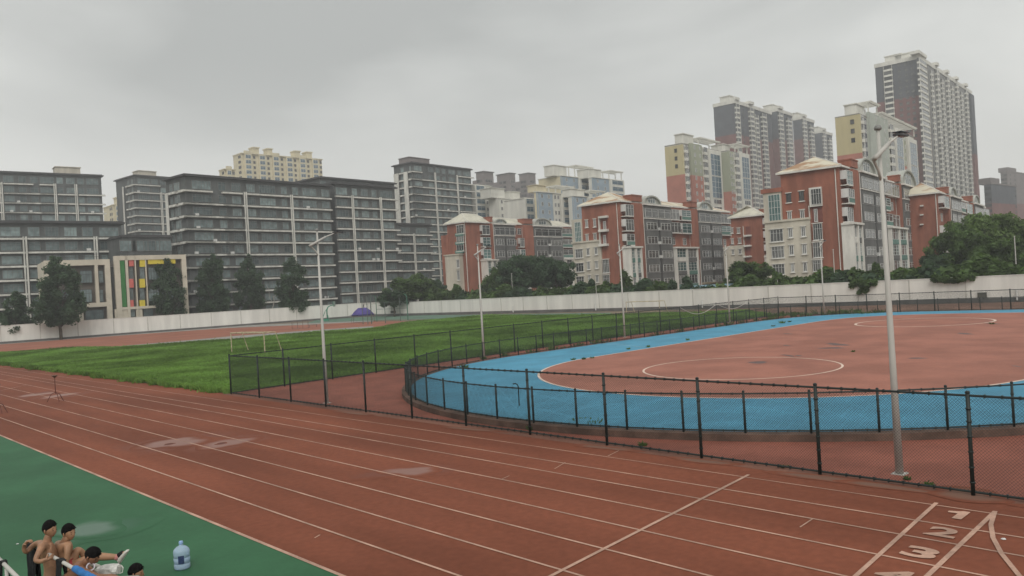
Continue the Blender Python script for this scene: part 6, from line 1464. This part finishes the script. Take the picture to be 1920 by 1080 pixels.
q = MB(); q.tube([VR*.15+VZ*.05, VR*.19+VZ*.075, VR*.215+VZ*.04, VR*.20+VZ*-.03, VR*.16+VZ*-.04], .008, 6); q.tube([VR*.15+VZ*.02+VF*.05, VR*.18+VZ*.05+VF*.05, VR*.19+VZ*-.0+VF*.05], .007, 6); q.build('handle', mat('white plastic', (0, 0, 0)), T)
c = D3(170, 1062.5, d3-.02); q = MB(); ax = (VF*-.8+VR*.4+VZ*.3).normalized(); u = ax.cross(VZ).normalized(); v = u.cross(ax)
def cyl(q, r0, r1, t0, t1, n=18):
    for k in range(n):
        a0, a1 = 2*math.pi*k/n, 2*math.pi*(k+1)/n; q.face([u*r0*math.cos(a0)+v*r0*math.sin(a0)+ax*t0, u*r0*math.cos(a1)+v*r0*math.sin(a1)+ax*t0, u*r1*math.cos(a1)+v*r1*math.sin(a1)+ax*t1, u*r1*math.cos(a0)+v*r1*math.sin(a0)+ax*t1])
cyl(q, .05, .058, -.05, .03); cyl(q, .058, .042, .03, .032); cyl(q, .042, .038, .032, -.05); o = q.build('tape_roll', mat('pale tape', (.55, .50, .55), .6, .1), None, c); tag(o, 'pale ring-shaped tape roll beside the bending boy\'s face', 'tape roll')
JUG = bpy.data.materials.new('clear blue jug plastic'); JUG.use_nodes = True; p = JUG.node_tree.nodes['Principled BSDF']; p.inputs['Base Color'].default_value = (.50, .64, .78, 1); p.inputs['Roughness'].default_value = .12; p.inputs['Transmission Weight'].default_value = .45; p.inputs['IOR'].default_value = 1.2
WAT = bpy.data.materials.new('water'); WAT.use_nodes = True; p = WAT.node_tree.nodes['Principled BSDF']; p.inputs['Base Color'].default_value = (.10, .26, .50, 1); p.inputs['Roughness'].default_value = .1; p.inputs['Transmission Weight'].default_value = .3; p.inputs['IOR'].default_value = 1.2
g_ = gp(342, 1066); T = thing('water_jug', 'large clear blue water jug standing on the green ground', 'water jug', g_, .9)
q = MB(); q.lathe([(.10, .0), (.128, .012), (.136, .03), (.134, .10), (.130, .105), (.130, .115), (.136, .12), (.136, .20), (.131, .205), (.131, .215), (.137, .22), (.138, .31), (.128, .345), (.085, .385), (.045, .405), (.032, .415), (.030, .44)], 28); q.build('body', JUG, T, smooth=True)
q = MB(); q.lathe([(.09, .006), (.122, .014), (.128, .03), (.126, .14), (.10, .142)], 28); q.build('water', WAT, T, smooth=True)
q = MB(); q.lathe([(.034, .432), (.036, .436), (.036, .472), (.030, .486)], 16); q.build('cap', mat('pale blue cap', (.28, .42, .68), .5, .05), T, smooth=True)
q = MB()
for k in range(12):
    a0, a1 = math.pi*1.02+.06*k-.2, math.pi*1.02+.06*(k+1)-.2; q.face([(.1395*math.cos(a0), .1395*math.sin(a0), .12), (.1395*math.cos(a1), .1395*math.sin(a1), .12), (.1395*math.cos(a1), .1395*math.sin(a1), .26), (.1395*math.cos(a0), .1395*math.sin(a0), .26)])
q.build('label', mat('dark blue label', (.03, .05, .13), .5, .3, 20.0), T)
q = MB(); q.tube([(.135, 0, .30), (.165, 0, .28), (.165, 0, .20), (.138, 0, .18)], .011, 8); q.build('handle', JUG, T, smooth=True)

# ------------------------------------------------------------------ thin haze over the whole place
hz = MB(); hz.box(-450, 950, -450, 1000, -1.2, 125); ho = stuff(hz.build('haze', [])); ho.data.materials.clear()
HM = bpy.data.materials.new('haze air'); HM.use_nodes = True; t = HM.node_tree; t.nodes.clear(); mo = t.nodes.new('ShaderNodeOutputMaterial'); pv = t.nodes.new('ShaderNodeVolumePrincipled')
pv.inputs['Color'].default_value = (.93, .94, .95, 1); pv.inputs['Density'].default_value = HAZE_D = 0.00075; pv.inputs['Anisotropy'].default_value = .2; t.links.new(pv.outputs[0], mo.inputs['Volume']); ho.data.materials.append(HM)
